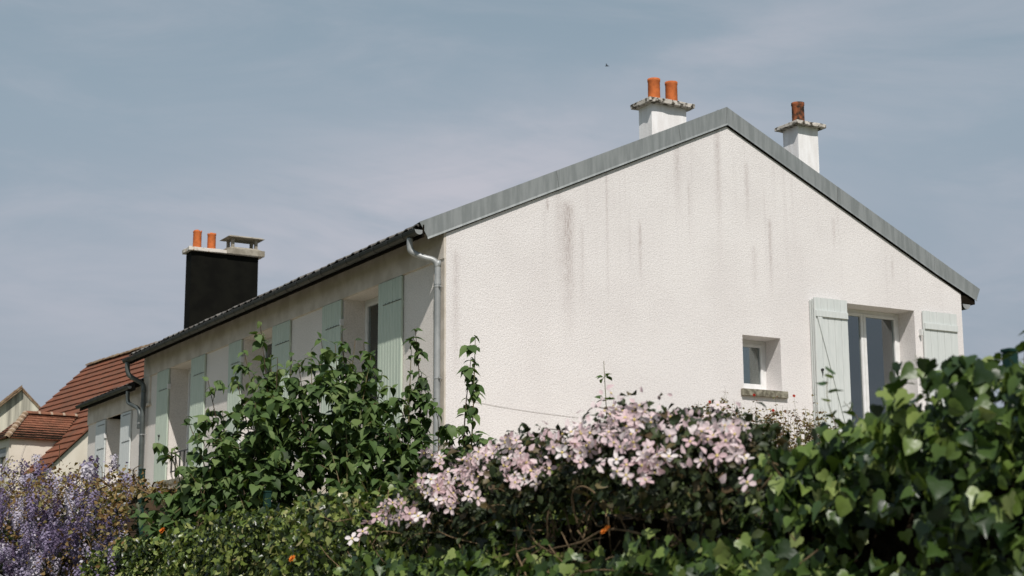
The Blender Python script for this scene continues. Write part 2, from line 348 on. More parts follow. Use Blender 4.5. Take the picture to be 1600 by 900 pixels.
# ================================================================== the long white house
XA, WD, LEN = 4.84, 9.567, 13.69
GABLE = Frame((0, 0, 0), (1, 0, 0), (0, -1, 0)); EAVE = Frame((0, 0, 0), (0, 1, 0), (-1, 0, 0))
RT = lambda x: 6.877+.458*x if x <= XA else 6.877+.458*XA-.466*(x-XA)     # roof surface
house = thing('house', 'long low white rendered house with a broad gable, grey zinc verge and mint shutters', 'house', (4.8, 6.8, 3.2))
LIN, SIL = 6.26, 4.03
gw = (6.98, 8.514, 3.80, 6.255); sw = (5.025, 5.749, 4.775, 5.592)
mb = MB()
wall(mb, GABLE, 0, WD, 2.9, 6.6, [gw, sw], .4, [(0, 6.6), (WD, 6.6), (WD, RT(WD)-.15), (XA, RT(XA)-.15), (0, RT(0)-.15)])
obj('gable_wall', mb, M['gable'], house)
ewin = [(2.11, 3.465), (6.38, 7.86), (10.62, 11.985)]
mb = MB(); wall(mb, EAVE, 0, LEN, 2.9, 6.72, [(a, b, SIL, LIN) for a, b in ewin], .4); obj('eave_wall', mb, M['eave'], house)
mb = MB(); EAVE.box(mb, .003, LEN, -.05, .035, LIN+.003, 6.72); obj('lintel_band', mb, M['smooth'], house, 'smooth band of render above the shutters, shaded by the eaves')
mb = MB(); EAVE.box(mb, .004, .33, -.01, .022, 2.9, LIN); obj('corner_strip', mb, M['smooth'], house)
mb = MB(); EAVE.box(mb, 13.25, LEN-.004, -.01, .03, 5.70, LIN); EAVE.box(mb, 13.2, LEN-.002, -.01, .055, 5.65, 5.70); obj('corner_strip', mb, M['smooth'], house)
mb = MB(); wall(mb, Frame((WD, 0, 0), (0, 1, 0), (1, 0, 0)), 0, LEN, 2.9, 6.7, [], .4); 
wall(mb, Frame((0, LEN, 0), (1, 0, 0), (0, 1, 0)), 0, WD, 2.9, 6.6, [], .3, [(0, 6.6), (WD, 6.6), (WD, RT(WD)-.15), (XA, RT(XA)-.15), (0, RT(0)-.15)])
obj('rear_wall', mb, M['eave'], house)
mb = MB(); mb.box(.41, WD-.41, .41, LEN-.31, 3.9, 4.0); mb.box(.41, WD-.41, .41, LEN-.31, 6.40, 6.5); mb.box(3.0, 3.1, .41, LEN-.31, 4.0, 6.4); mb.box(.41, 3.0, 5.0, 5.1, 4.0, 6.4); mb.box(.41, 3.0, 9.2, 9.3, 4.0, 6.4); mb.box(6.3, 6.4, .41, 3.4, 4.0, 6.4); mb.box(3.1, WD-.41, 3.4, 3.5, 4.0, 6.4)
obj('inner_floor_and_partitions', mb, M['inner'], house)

# roof: sheet of rolled tiles in courses, dark boarding below, first course at the eaves tile by tile
roof = MB()
sl_ = math.hypot(1, .46)
for side in (0, 1):
    x0, x1 = (-.30, XA) if side == 0 else (WD+.38, XA)
    nc = 15; ny = int(LEN/.075)
    grid = []
    for c in range(nc):
        for e in (0, 1):
            x = x0+(x1-x0)*(c+e*.999)/nc
            row = []
            for j in range(ny+1):
                y = -.02+(LEN+.12)*j/ny; ph = (y/.3) % 1
                z = RT(x)+(.014 if e == 0 else -.008)+(.012*math.sin(min(ph/.45, 1)*math.pi) if ph < .45 else 0)
                row.append((x, y, z))
            grid.append(row)
    o = len(roof.v)
    for row in grid: roof.v += row
    for a in range(len(grid)-1):
        for j in range(ny):
            q = o+a*(ny+1)+j; roof.f.append((q, q+1, q+ny+2, q+ny+1)); roof.r.append(0)
rf = obj('roof', roof, M['tile'], house, 'shallow roof of dark brown rolled tiles')
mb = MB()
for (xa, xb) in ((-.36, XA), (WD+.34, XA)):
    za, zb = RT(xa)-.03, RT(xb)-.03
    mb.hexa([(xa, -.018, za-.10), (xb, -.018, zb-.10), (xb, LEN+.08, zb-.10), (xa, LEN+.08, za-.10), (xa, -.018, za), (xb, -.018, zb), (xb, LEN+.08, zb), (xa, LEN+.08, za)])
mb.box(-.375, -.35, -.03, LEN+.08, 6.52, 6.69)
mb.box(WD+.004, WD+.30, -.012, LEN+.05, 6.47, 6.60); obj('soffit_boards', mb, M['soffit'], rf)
t = MB(); prof = [(0, -.012), (.02, .006), (.06, .018), (.10, .018), (.14, .008), (.16, 0), (.29, 0), (.298, -.012)]
for k_, (yy, zz) in enumerate(prof):
    t.v += [(-.0, yy, zz), (.36, yy, zz+.36*.46), (-.0, yy, zz-.016), (.36, yy, zz+.36*.46-.016)]
for k_ in range(len(prof)-1):
    a = 4*k_; b = a+4; t.f += [(a, b, b+1, a+1), (a+2, a+3, b+3, b+2), (a, a+2, b+2, b)]; t.r += [0, 0, 0]
t0 = obj('tile', t, M['tile'], rf, origin=(0, 0, 0)); t0.location = Vector((-.42, .02, RT(-.42)+.012))-origin_of(rf)
for i in range(1, 45):
    o = bpy.data.objects.new('tile', t0.data); COL.objects.link(o); o.parent = rf
    o.location = Vector((-.42+random.uniform(-.008, .008), .02+.3*i, RT(-.42)+.012+random.uniform(-.004, .006)))-origin_of(rf)
t = MB(); seg = 7
for k_ in range(seg+1):
    a = math.pi*k_/seg; t.v += [(-.13*math.cos(a), 0, .08*math.sin(a)), (-.115*math.cos(a), .40, .072*math.sin(a))]
for k_ in range(seg): t.f.append((2*k_, 2*k_+1, 2*k_+3, 2*k_+2)); t.r.append(0)
r0 = obj('ridge_tile', t, M['tile'], rf, origin=(0, 0, 0)); r0.location = Vector((XA, .1, RT(XA)-.05))-origin_of(rf)
for i in range(1, 35):
    o = bpy.data.objects.new('ridge_tile', r0.data); COL.objects.link(o); o.parent = rf
    o.location = Vector((XA, .1+.39*i, RT(XA)-.05+random.uniform(0, .008)))-origin_of(rf)

# zinc verge flashing in lengths
def flashing(xa, xb, s, off, end=None):
    za, zb = RT(xa)+.035, RT(xb)+.035
    dx = {-1: -.0, 1: 0}[s]
    def cut(x, which):      # bottom corners lean square to the slope at the ends
        return x+(.12 if which == 'L' else (-.085 if which == 'R' else 0))
    ba = cut(xa, end if end == 'L' else ''); bb = cut(xb, end if end == 'R' else '')
    la = za-.285 + (.46 if s < 0 else -.464)*(ba-xa); lb = zb-.285+(.46 if s < 0 else -.464)*(bb-xb)
    if end == 'L': la = za-.225
    if end == 'R': lb = zb-.21
    y = -.030-off; m_ = MB()
    # front sheet, bottom lip, top cap folded back over the tiles
    m_.hexa([(ba, y, la+.03), (bb, y, lb+.03), (bb, y+.006, lb+.03), (ba, y+.006, la+.03), (xa, y, za), (xb, y, zb), (xb, y+.006, zb), (xa, y+.006, za)])
    m_.hexa([(ba, y-.012, la), (bb, y-.012, lb), (bb, y-.006, lb), (ba, y-.006, la), (ba, y-.001, la+.03), (bb, y-.001, lb+.03), (bb, y+.006, lb+.03), (ba, y+.006, la+.03)])
    m_.hexa([(xa, y, za), (xb, y, zb), (xb, .20, zb-.02), (xa, .20, za-.02), (xa, y, za+.006), (xb, y, zb+.006), (xb, .20, zb-.014), (xa, .20, za-.014)])
    m_.hexa([(xa, .19, za-.07), (xb, .19, zb-.07), (xb, .196, zb-.07), (xa, .196, za-.07), (xa, .19, za-.02), (xb, .19, zb-.02), (xb, .196, zb-.02), (xa, .196, za-.02)])
    fl = obj('verge_flashing', m_, M['zinc'], rf)
    if end != 'L':          # lapped seam at the start of each length
        m_ = MB(); sx_ = .045 if s < 0 else -.03
        m_.hexa([(xa+sx_, y-.004, za-.28), (xa+sx_+.007, y-.004, za-.28), (xa+sx_+.007, y-.001, za-.28), (xa+sx_, y-.001, za-.28), (xa, y-.004, za), (xa+.007, y-.004, za), (xa+.007, y-.001, za), (xa, y-.001, za)])
        obj('seam', m_, M['zincdark'], fl)
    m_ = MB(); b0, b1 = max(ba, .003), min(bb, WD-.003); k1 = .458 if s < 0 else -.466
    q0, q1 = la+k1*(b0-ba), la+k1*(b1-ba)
    m_.hexa([(b0, -.016, q0-.016), (b1, -.016, q1-.016), (b1, -.001, q1-.016), (b0, -.001, q0-.016), (b0, -.016, q0+.05), (b1, -.016, q1+.05), (b1, -.001, q1+.05), (b0, -.001, q0+.05)]); obj('shade_strip', m_, M['soffit'], fl)  # dark strip painting the shadow gap beneath the flashing lip
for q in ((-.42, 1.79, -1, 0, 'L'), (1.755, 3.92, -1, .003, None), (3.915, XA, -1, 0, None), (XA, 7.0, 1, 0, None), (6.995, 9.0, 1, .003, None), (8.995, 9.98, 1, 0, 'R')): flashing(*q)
mb = MB()   # timber closing the rolled tile ends above the first gutter
mb.box(-.375, -.36, -.0, .02, 6.55, 6.68); obj('barge_end', mb, M['soffit'], rf)

def gutter(parent, x, y0, y1, z, r, m, name='gutter', step=.48, open_cap=None):
    m_ = MB(); seg = 9
    for yy in (y0, y1):
        for k_ in range(seg+1):
            a = math.pi*k_/seg; m_.v.append((x-r*math.cos(a), yy, z-r*math.sin(a)))
        for k_ in range(seg+1):
            a = math.pi*k_/seg; m_.v.append((x-(r-.006)*math.cos(a), yy, z-(r-.006)*math.sin(a)))
    n_ = 2*(seg+1)
    for k_ in range(seg):
        m_.f += [(k_, k_+1, n_+k_+1, n_+k_), (seg+1+k_, n_+seg+1+k_, n_+seg+2+k_, seg+2+k_)]; m_.r += [0, 0]
    m_.tube([(x-r, y0, z+.004), (x-r, y1, z+.004)], .009, 6)
    m_.add([(x-r*math.cos(math.pi*k_/seg), y1, z-r*math.sin(math.pi*k_/seg)) for k_ in range(seg+1)], [tuple(range(seg+1))])
    gt = obj(name, m_, m, parent)
    m_ = MB(); m_.add([(x-r*math.cos(math.pi*k_/seg), y0-.004, z-r*math.sin(math.pi*k_/seg)) for k_ in range(seg+1)], [tuple(range(seg+1))])
    obj('end_cap', m_, M['zincpipe'], gt)
    b = MB()
    for k_ in range(seg):
        a0, a1 = math.pi*k_/seg, math.pi*(k_+1)/seg; rr = r+.005
        b.hexa([(x-rr*math.cos(a0), 0, z-rr*math.sin(a0)), (x-rr*math.cos(a1), 0, z-rr*math.sin(a1)), (x-rr*math.cos(a1), .03, z-rr*math.sin(a1)), (x-rr*math.cos(a0), .03, z-rr*math.sin(a0)),
                (x-r*math.cos(a0), 0, z-r*math.sin(a0)), (x-r*math.cos(a1), 0, z-r*math.sin(a1)), (x-r*math.cos(a1), .03, z-r*math.sin(a1)), (x-r*math.cos(a0), .03, z-r*math.sin(a0))])
    b.box(x-r-.008, x-r+.004, 0, .03, z-.01, z+.022)
    first = obj('gutter_bracket', b, M['iron'], gt, origin=(x, 0, z)); yy = y0+.4; first.location = Vector((x, yy, z))-origin_of(gt)
    while yy+step < y1:
        yy += step; o = bpy.data.objects.new('gutter_bracket', first.data); COL.objects.link(o); o.parent = gt; o.location = Vector((x, yy, z))-origin_of(gt)
    return gt
gutter(house, -.425, -.02, LEN+.05, 6.615, .066, M['gutter'])
gutter(house, WD+.115, .0, LEN+.05, 6.46, .085, M['gutter'])
def smooth_path(P, k=5):
    P = [Vector(p) for p in P]; out = []
    for i in range(len(P)-1):
        p0, p1, p2, p3 = P[max(i-1, 0)], P[i], P[i+1], P[min(i+2, len(P)-1)]
        for j in range(k):
            t = j/k; out.append(.5*((2*p1)+(-p0+p2)*t+(2*p0-5*p1+4*p2-p3)*t*t+(-p0+3*p1-3*p2+p3)*t**3))
    out.append(P[-1]); return out
def downpipe(parent, P, r, clamps, m, label=None):
    m_ = MB(); m_.tube(smooth_path(P, 6), r, 14); dp = obj('downpipe', m_, m, parent, label, smooth=True)
    x, y = P[-1][0], P[-1][1]
    for z in clamps:
        c = MB(); c.lathe((x, y, z), [(r, 0), (r+.006, .001), (r+.006, .022), (r, .023)], 14); c.box(x-.012, x+.012, y-r-.03, y-r-.002, z, z+.022)
        c.tube([(x, y, z+.012), (x+.1, y, z+.012)], .006, 6); obj('pipe_clamp', c, M['zincpipe'], dp)
    for z in (P[2][2]+.05, P[-2][2]+.02): pass
    c = MB(); c.lathe((x, y, P[-2][2]-.05), [(r, 0), (r+.005, .0), (r+.005, .06), (r, .062)], 14); obj('pipe_socket', c, m, dp)
    return dp
downpipe(house, [(-.425, .26, 6.55), (-.425, .26, 6.44), (-.40, .245, 6.36), (-.27, .17, 6.285), (-.14, .09, 6.235), (-.095, .065, 6.14), (-.095, .065, 5.95), (-.095, .065, 2.9)], .043, [5.86, 4.6], M['zincpipe'], 'pale zinc downpipe with a swan neck at the near corner')
downpipe(house, [(-.425, 13.55, 6.55), (-.425, 13.55, 6.42), (-.38, 13.54, 6.28), (-.22, 13.50, 6.18), (-.12, 13.46, 6.10), (-.10, 13.44, 5.95), (-.10, 13.44, 5.7), (-.10, 13.44, 2.9)], .05, [5.05, 4.3], M['darkpipe'], 'dark downpipe at the far end, joined by a second bend')

# ---- shutters, planks one by one
def shutter(parent, fr, u0, u1, z0, z1, n0, m, npl, rail=True, brace=None, straps=(), th=.032, face=1, hinge=None, knob=None):
    m_ = MB(); w_ = (u1-u0)/npl
    # backing ledge boards hold the planks together
    fr.box(m_, u0+.01, u1-.01, n0-.014, n0-.001, z0+.25, z0+.35); fr.box(m_, u0+.01, u1-.01, n0-.014, n0-.001, z1-.45, z1-.35)
    sh = obj('shutter', m_, m, parent)
    for i in range(npl):
        p_ = MB(); dz = random.uniform(-.002, .002)
        a, b = u0+i*w_+.002, u0+(i+1)*w_-.002; c = .005
        q = [(a, n0), (b, n0), (b, n0+th-c), (b-c, n0+th), (a+c, n0+th), (a, n0+th-c)]
        lo = [fr.pt(u, n, z0+dz) for u, n in q]; hi = [fr.pt(u, n, z1+dz) for u, n in q]; k_ = 6
        p_.add(lo+hi, [tuple(range(6)), tuple(range(6, 12))]+[(j, (j+1) % 6, (j+1) % 6+6, j+6) for j in range(6)])
        obj('plank', p_, m, sh)
    if rail:
        for z in (z1-.30, z0+.18):
            p_ = MB(); fr.box(p_, u0+.012, u1-.012, n0+th+.001, n0+th+.026, z, z+.10); obj('rail', p_, m, sh, bevel=.003)
    if brace:
        p_ = MB(); (ua, za), (ub, zb), bw = brace; na, nb = n0+th+.001, n0+th+.024
        p_.hexa([fr.pt(ua, na, za), fr.pt(ub, na, zb), fr.pt(ub+bw, na, zb), fr.pt(ua+bw, na, za), fr.pt(ua, nb, za), fr.pt(ub, nb, zb), fr.pt(ub+bw, nb, zb), fr.pt(ua+bw, nb, za)]); obj('brace', p_, m, sh)
    for z in straps:
        p_ = MB(); n_ = n0+th
        pts = [fr.pt(u0+(u1-u0)*t_, n_+.004, z-.0*t_) for t_ in (.0, .3, .6, .78)]
        for a_, b_ in zip(pts, pts[1:]): p_.tube([a_, b_], .005, 5)
        for t_ in (.2, .35, .5, .65): c_ = fr.pt(u0+(u1-u0)*t_, n_+.006, z+.012); p_.tube([c_, c_+fr.n*.006], .006, 5)
        obj('hinge_strap', p_, M['iron'], sh)
    if hinge is not None:
        for z in (z1-.36, z0+.4):
            p_ = MB(); fr.box(p_, hinge-.012, hinge+.012, .0, n0+th+.02, z-.05, z+.05); fr.box(p_, hinge-.004, hinge+.03, n0+th*.4, n0+th*.8, z-.02, z+.02); obj('hinge', p_, M['pvc'], sh)
    if knob:
        p_ = MB(); c_ = fr.pt(knob[0], n0+th, knob[1]); p_.tube([c_, c_+fr.n*.03], .022, 8); p_.tube([c_+fr.n*.02+Vector((0, 0, .0)), c_+fr.n*.02-Vector((0, 0, .09))], .006, 6); obj('latch', p_, M['iron'], sh)
    return sh
for i, (a, b) in enumerate(ewin):
    shutter(house, EAVE, a-.795, a-.005, SIL+.01, LIN-.006, .012, M['minteave'], 8, rail=False, straps=(LIN-.35, SIL+.45), hinge=None)
    wl = .75 if i != 1 else .66
    shutter(house, EAVE, b+.01, b+wl, SIL+.01, LIN-.006, .012, M['minteave'], 8, rail=False, straps=(LIN-.40, SIL+.45), hinge=b-.012, knob=(b+.45, 4.95) if i == 2 else None)

def casement(parent, fr, a, b, z0, z1, n, leaves, m_frame, m_glass, fw=.055, label=None, open_first=False, sill=None):
    """window set deep in its opening: outer frame, leaves with their own frames, panes"""
    m_ = MB(); d0, d1 = n, n+.06
    fr.box(m_, a, a+fw, d0, d1, z0, z1); fr.box(m_, b-fw, b, d0, d1, z0, z1)
    fr.box(m_, a+fw, b-fw, d0, d1, z1-fw, z1); fr.box(m_, a+fw, b-fw, d0, d1, z0, z0+fw)
    wd = obj('window', m_, m_frame, parent, label, bevel=.004)
    ia, ib = a+fw, b-fw; L = (ib-ia)/leaves
    for i in range(leaves):
        if open_first and i == leaves-1: continue
        u0, u1 = ia+i*L+.003, ia+(i+1)*L-.003; m_ = MB(); lf = .052; e0, e1 = n+.012, n+.074
        fr.box(m_, u0, u0+lf, e0, e1, z0+fw+.003, z1-fw-.003); fr.box(m_, u1-lf, u1, e0, e1, z0+fw+.003, z1-fw-.003)
        fr.box(m_, u0+lf, u1-lf, e0, e1, z1-fw-lf, z1-fw-.003); fr.box(m_, u0+lf, u1-lf, e0, e1, z0+fw+.003, z0+fw+lf+.03)
        obj('casement_frame', m_, m_frame, wd, bevel=.004)
        m_ = MB(); fr.box(m_, u0+lf-.005, u1-lf+.005, n+.036, n+.044, z0+fw+lf+.025, z1-fw-lf+.005); obj('pane', m_, m_glass, wd)
    return wd
# gable french window, two leaves, and its curtain
wf = casement(house, GABLE, gw[0], gw[1], gw[2], gw[3], -.43, 2, M['pvc'], M['glass'], label='tall two-leaf window between the gable shutters')
m_ = MB()
for i in range(46):
    u0 = gw[0]+.05+i*.024; 
    if u0 > 8.10: break
    n0 = -.62+.018*math.sin(i*1.9); n1 = -.62+.018*math.sin((i+1)*1.9)
    m_.add([GABLE.pt(u0, n0, 4.06), GABLE.pt(u0+.024, n1, 4.06), GABLE.pt(u0+.024, n1, 6.24), GABLE.pt(u0, n0, 6.24)], [(0, 1, 2, 3)])
obj('curtain', m_, M['curtain'], wf)
ws = casement(house, GABLE, sw[0], sw[1], sw[2], sw[3], -.43, 1, M['pvc'], M['glass'], label='small single window low in the gable')
m_ = MB()
for i in range(6):
    u0 = sw[0]+.17+i*.022; n0 = -.60+.014*math.sin(i*2.1); n1 = -.60+.014*math.sin((i+1)*2.1)
    m_.add([GABLE.pt(u0, n0, 4.8), GABLE.pt(u0+.022, n1, 4.8), GABLE.pt(u0+.022, n1, 5.58), GABLE.pt(u0, n0, 5.58)], [(0, 1, 2, 3)])
obj('curtain', m_, M['curtain'], ws)
m_ = MB(); GABLE.box(m_, 4.965, 5.825, -.36, .055, 4.665, 4.771); obj('sill', m_, M['sill'], ws, 'stained mossy concrete sill of the small window', bevel=.008)
for (a, b) in ewin:
    we = casement(house, EAVE, a+.0, b-.0, SIL, LIN, -.42, 2, M['pvc'], M['glassdark'], open_first=False)
    m_ = MB(); EAVE.box(m_, a-.05, b+.05, -.36, .07, SIL-.10, SIL-.004); obj('sill', m_, M['sill'], we, bevel=.006)
    m_ = MB(); za, zb = SIL+.16, SIL+.52
    for z in (za, zb): EAVE.box(m_, a+.003, b-.003, -.075, -.05, z, z+.022)
    k_ = 0; u_ = a+.03
    while u_ < b-.02: EAVE.box(m_, u_-.012, u_+.012, -.075, -.05, za-.10 if k_ % 4 == 0 else za+.02, zb+.005); u_ += .26; k_ += 1
    obj('guard_rail', m_, M['iron'], we, 'low black iron guard rail across the window')
# gable shutters: left one folded into a stack of three leaves
for j in range(2):
    m_ = MB(); GABLE.box(m_, 6.33, 6.97, .012+.05*j, .044+.05*j, SIL+.02, LIN-.02+.006*j); obj('folded_shutter_leaf', m_, M['mint'], house, bevel=.004)
shutter(house, GABLE, 6.325, 6.985, 3.82, LIN+.0, .115, M['mint'], 5, brace=((6.36, 5.955), (6.83, 4.32), .09), hinge=None, knob=(6.42, 5.13))
shutter(house, GABLE, 8.66, 9.40, 3.82, LIN+.0, .02, M['mint'], 5, hinge=8.60)
m_ = MB(); m_.tube(smooth_path([(.30, -.008, 4.33), (1.0, -.008, 4.255), (1.9, -.008, 4.195), (3.2, -.008, 4.15), (4.6, -.008, 4.12)], 5), .0022, 5); obj('cable', m_, M['cable'], house)

# ---- chimneys
def pot(parent, x, y, z, r, h, m, ragged=False):
    m_ = MB(); m_.lathe((x, y, z), [(r*1.02, 0), (r*.98, h*.12), (r*.96, h*.86), (r*1.03, h*.9), (r*1.03, h), (r*.82, h), (r*.80, h*.3), (0, h*.29)], 22)
    if ragged:
        for i, v in enumerate(m_.v):
            if v[2] > z+h*.95: m_.v[i] = (v[0], v[1], v[2]-random.choice([0, 0, .012, .03]))
    p_ = obj('chimney_pot', m_, m, parent, smooth=False); p_.data.shade_smooth(); return p_
def rough_slab(x0, x1, y0, y1, z0, z1, j=.008, n=7):
    m_ = MB(); P = []
    for k_ in range(n): P.append((x0+(x1-x0)*k_/n, y0))
    for k_ in range(4): P.append((x1, y0+(y1-y0)*k_/4))
    for k_ in range(n): P.append((x1-(x1-x0)*k_/n, y1))
    for k_ in range(4): P.append((x0, y1-(y1-y0)*k_/4))
    L = len(P); lo = [(x+random.uniform(-j, j), y+random.uniform(-j, j), z0+random.uniform(-j, j)*.6) for x, y in P]
    hi = [(x+random.uniform(-j, j), y+random.uniform(-j, j), z1+random.uniform(-j, j)*.6) for x, y in P]
    m_.add(lo+hi, [tuple(range(L))[::-1], tuple(range(L, 2*L))]+[(i, (i+1) % L, (i+1) % L+L, i+L) for i in range(L)])
    return m_
m_ = MB(); m_.box(4.49, 5.173, 1.5, 1.87, 8.7, 9.56); ch = obj('chimney', m_, M['chim_white'], rf, 'white chimney with two orange pots straddling the ridge')
obj('chimney_cap', rough_slab(4.385, 5.275, 1.39, 1.96, 9.56, 9.635), M['cap'], ch, bevel=.008)
pot(ch, 4.655, 1.66, 9.635, .103, .40, M['pot']); pot(ch, 5.0, 1.66, 9.635, .103, .40, M['pot'])
m_ = MB(); m_.box(7.0, 7.425, .9, 1.29, 7.6, 9.39); ch = obj('chimney', m_, M['chim_white'], rf, 'white chimney with one sooty pot behind the right-hand slope')
obj('chimney_cap', rough_slab(6.90, 7.525, .79, 1.39, 9.39, 9.455, n=6), M['cap'], ch, bevel=.008)
pot(ch, 7.185, 1.10, 9.455, .108, .40, M['potold'])
m_ = MB(); m_.box(.674, 2.155, 13.0, 13.34, 6.8, 8.92); ch = obj('chimney', m_, M['slate'], rf, 'wide black-clad chimney at the far end with two pots and a concrete cowl')
obj('chimney_cap', rough_slab(.60, 2.25, 12.92, 13.42, 8.92, 9.0, .012, 12), M['caplight'], ch, bevel=.008)
pot(ch, .84, 13.15, 9.0, .092, .40, M['pot'], True); pot(ch, 1.155, 13.15, 9.0, .092, .37, M['pot'], True)
cw = MB(); cw.box(1.42, 2.262, 12.90, 13.43, 8.93, 9.05); cw.hexa([(1.45, 12.93, 9.05), (2.22, 12.93, 9.05), (2.22, 13.41, 9.05), (1.45, 13.41, 9.05), (1.54, 12.99, 9.10), (2.13, 12.99, 9.10), (2.13, 13.35, 9.10), (1.54, 13.35, 9.10)])
for x in (1.55, 2.07):
    for y in (12.99, 13.27): cw.box(x, x+.06, y, y+.06, 9.10, 9.30)
cw.hexa([(1.43, 12.88, 9.30), (2.25, 12.88, 9.30), (2.25, 13.46, 9.30), (1.43, 13.46, 9.30), (1.49, 12.93, 9.335), (2.19, 12.93, 9.335), (2.19, 13.41, 9.335), (1.49, 13.41, 9.335)])
obj('chimney_cowl', cw, M['cowl'], ch)
m_ = MB(); m_.hexa([(5.24, 1.62, 9.0), (5.42, 1.62, 8.95), (5.42, 1.9, 8.95), (5.24, 1.9, 9.0), (5.26, 1.62, 9.16), (5.38, 1.62, 9.20), (5.38, 1.9, 9.20), (5.26, 1.9, 9.16)])
obj('roof_vent', m_, M['zinc'], rf)

# ================================================================== lower house joined to its far end
annex = thing('house', 'smaller white house with lower eaves joined to the far end of the long house', 'house', (3, 16, 3.2))
L2, E2, Y2 = 5.69, 6.06, 17.95
w2 = (15.24, 16.41)
m_ = MB(); wall(m_, EAVE, LEN+.006, Y2, 2.9, L2, [(w2[0], w2[1], 3.7, L2)], .35); obj('wall', m_, M['eave'], annex)
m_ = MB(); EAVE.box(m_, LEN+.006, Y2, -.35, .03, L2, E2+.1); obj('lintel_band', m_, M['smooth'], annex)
m_ = MB(); wall(m_, Frame((0, Y2-.0, 0), (1, 0, 0), (0, 1, 0)), 0, 5, 2.9, 6.0, [], .3, [(0, 6.0), (5, 6.0), (2.5, 7.2)]); m_.box(.36, 3, LEN+.1, Y2-.3, 3.5, 3.6); obj('end_wall', m_, M['eave'], annex)
shutter(annex, EAVE, w2[0]-.74, w2[0]-.005, 3.72, L2-.02, .012, M['mint'], 6, rail=False, straps=(L2-.08, L2-.65))
shutter(annex, EAVE, w2[1]+.01, w2[1]+.76, 3.72, L2-.02, .012, M['mint'], 6, rail=False, straps=(L2-.12, L2-.65), hinge=w2[1]-.01, knob=(w2[1]+.5, 4.9))
m_ = MB(); EAVE.box(m_, Y2-.56, Y2-.09, -.01, .0, 3.0, 3.1); obj('wall_panel', m_, M['smooth'], annex)
we = casement(annex, EAVE, w2[0], w2[1], 3.7, L2, -.36, 2, M['pvc'], M['glassdark'])
a_roof = MB()
RA = lambda x: E2+.125+.46*(x+.2)
for c in range(9):
    for e in (0, 1): pass
ny = 60; grid = []
for c in range(9):
    for e in (0, .999):
        x = -.2+(2.7)*(c+e)/9; row = []
        for j in range(ny+1):
            y = LEN+.01+(Y2+.06-LEN)*j/ny; ph = (y/.3) % 1
            row.append((x, y, RA(x)+(.014 if e == 0 else -.008)+(.012*math.sin(min(ph/.45, 1)*math.pi) if ph < .45 else 0)))
        grid.append(row)
for row in grid: a_roof.v += row
for a in range(len(grid)-1):
    for j in range(ny): q = a*(ny+1)+j; a_roof.f.append((q, q+1, q+ny+2, q+ny+1)); a_roof.r.append(0)
ar = obj('roof', a_roof, M['tile'], annex)
m_ = MB(); m_.hexa([(-.2, LEN+.01, RA(-.2)-.11), (2.5, LEN+.01, RA(2.5)-.11), (2.5, Y2+.04, RA(2.5)-.11), (-.2, Y2+.04, RA(-.2)-.11), (-.2, LEN+.01, RA(-.2)-.02), (2.5, LEN+.01, RA(2.5)-.02), (2.5, Y2+.04, RA(2.5)-.02), (-.2, Y2+.04, RA(-.2)-.02)])
m_.hexa([(2.5, LEN+.01, RA(2.5)-.11), (5.2, LEN+.01, RA(-.2)-.11), (5.2, Y2+.04, RA(-.2)-.11), (2.5, Y2+.04, RA(2.5)-.11), (2.5, LEN+.01, RA(2.5)-.0), (5.2, LEN+.01, RA(-.2)-.0), (5.2, Y2+.04, RA(-.2)-.0), (2.5, Y2+.04, RA(2.5)-.0)])
m_.box(-.21, -.19, LEN+.01, Y2+.04, E2-.05, E2+.12); m_.box(-.19, -.031, LEN+.01, Y2+.03, E2+.06, E2+.08)
obj('soffit_boards', m_, M['soffit'], ar)
gutter(annex, -.25, LEN+.25, Y2+.08, E2+.055, .055, M['gutter'])
downpipe(annex, [(-.25, 14.05, 6.02), (-.25, 14.05, 5.90), (-.24, 14.02, 5.78), (-.19, 13.85, 5.70), (-.13, 13.68, 5.62), (-.12, 13.60, 5.5), (-.12, 13.60, 5.35), (-.12, 13.60, 5.2)], .042, [5.3], M['darkpipe'])

# ================================================================== red-roofed house behind on the left
a_ = -0.1106; rr = Vector((math.sin(-.1106), math.cos(-.1106), 0)); hh = Vector((rr.y, -rr.x, 0))
NP = Vector((5.669, 28.235, 9.764)); HW = 4.34; RL = 8.2
redh = thing('house', 'cream house with a steep red tiled roof beyond the far end of the white houses', 'house', (5, 32, 3.0))
RC = Frame((NP.x, NP.y, 0), rr, hh)      # u along ridge away, n to the right of it
EZ = NP.z-HW
m_ = MB(); zt = NP.z-.12
m_.add([RC.pt(.1, -HW+.15, 2.5), RC.pt(.1, HW-.15, 2.5), RC.pt(.1, HW-.15, EZ+.03), RC.pt(.1, 0, zt), RC.pt(.1, -HW+.15, EZ+.03)], [(0, 1, 2, 3, 4)])
m_.add([RC.pt(RL-.1, -HW+.15, 2.5), RC.pt(RL-.1, HW-.15, 2.5), RC.pt(RL-.1, HW-.15, EZ+.03), RC.pt(RL-.1, 0, zt), RC.pt(RL-.1, -HW+.15, EZ+.03)], [(0, 1, 2, 3, 4)])
for s_ in (-1, 1): m_.add([RC.pt(.1, s_*(HW-.15), 2.5), RC.pt(RL-.1, s_*(HW-.15), 2.5), RC.pt(RL-.1, s_*(HW-.15), EZ+.03), RC.pt(.1, s_*(HW-.15), EZ+.03)], [(0, 1, 2, 3)])
obj('wall', m_, M['cream'], redh)
m_ = MB()
for s_ in (-1, 1):
    m_.hexa([RC.pt(.02, 0, NP.z-.14), RC.pt(RL-.02, 0, NP.z-.14), RC.pt(RL-.02, s_*HW, EZ-.14), RC.pt(.02, s_*HW, EZ-.14), RC.pt(.02, 0, NP.z-.06), RC.pt(RL-.02, 0, NP.z-.06), RC.pt(RL-.02, s_*HW, EZ-.06), RC.pt(.02, s_*HW, EZ-.06)])
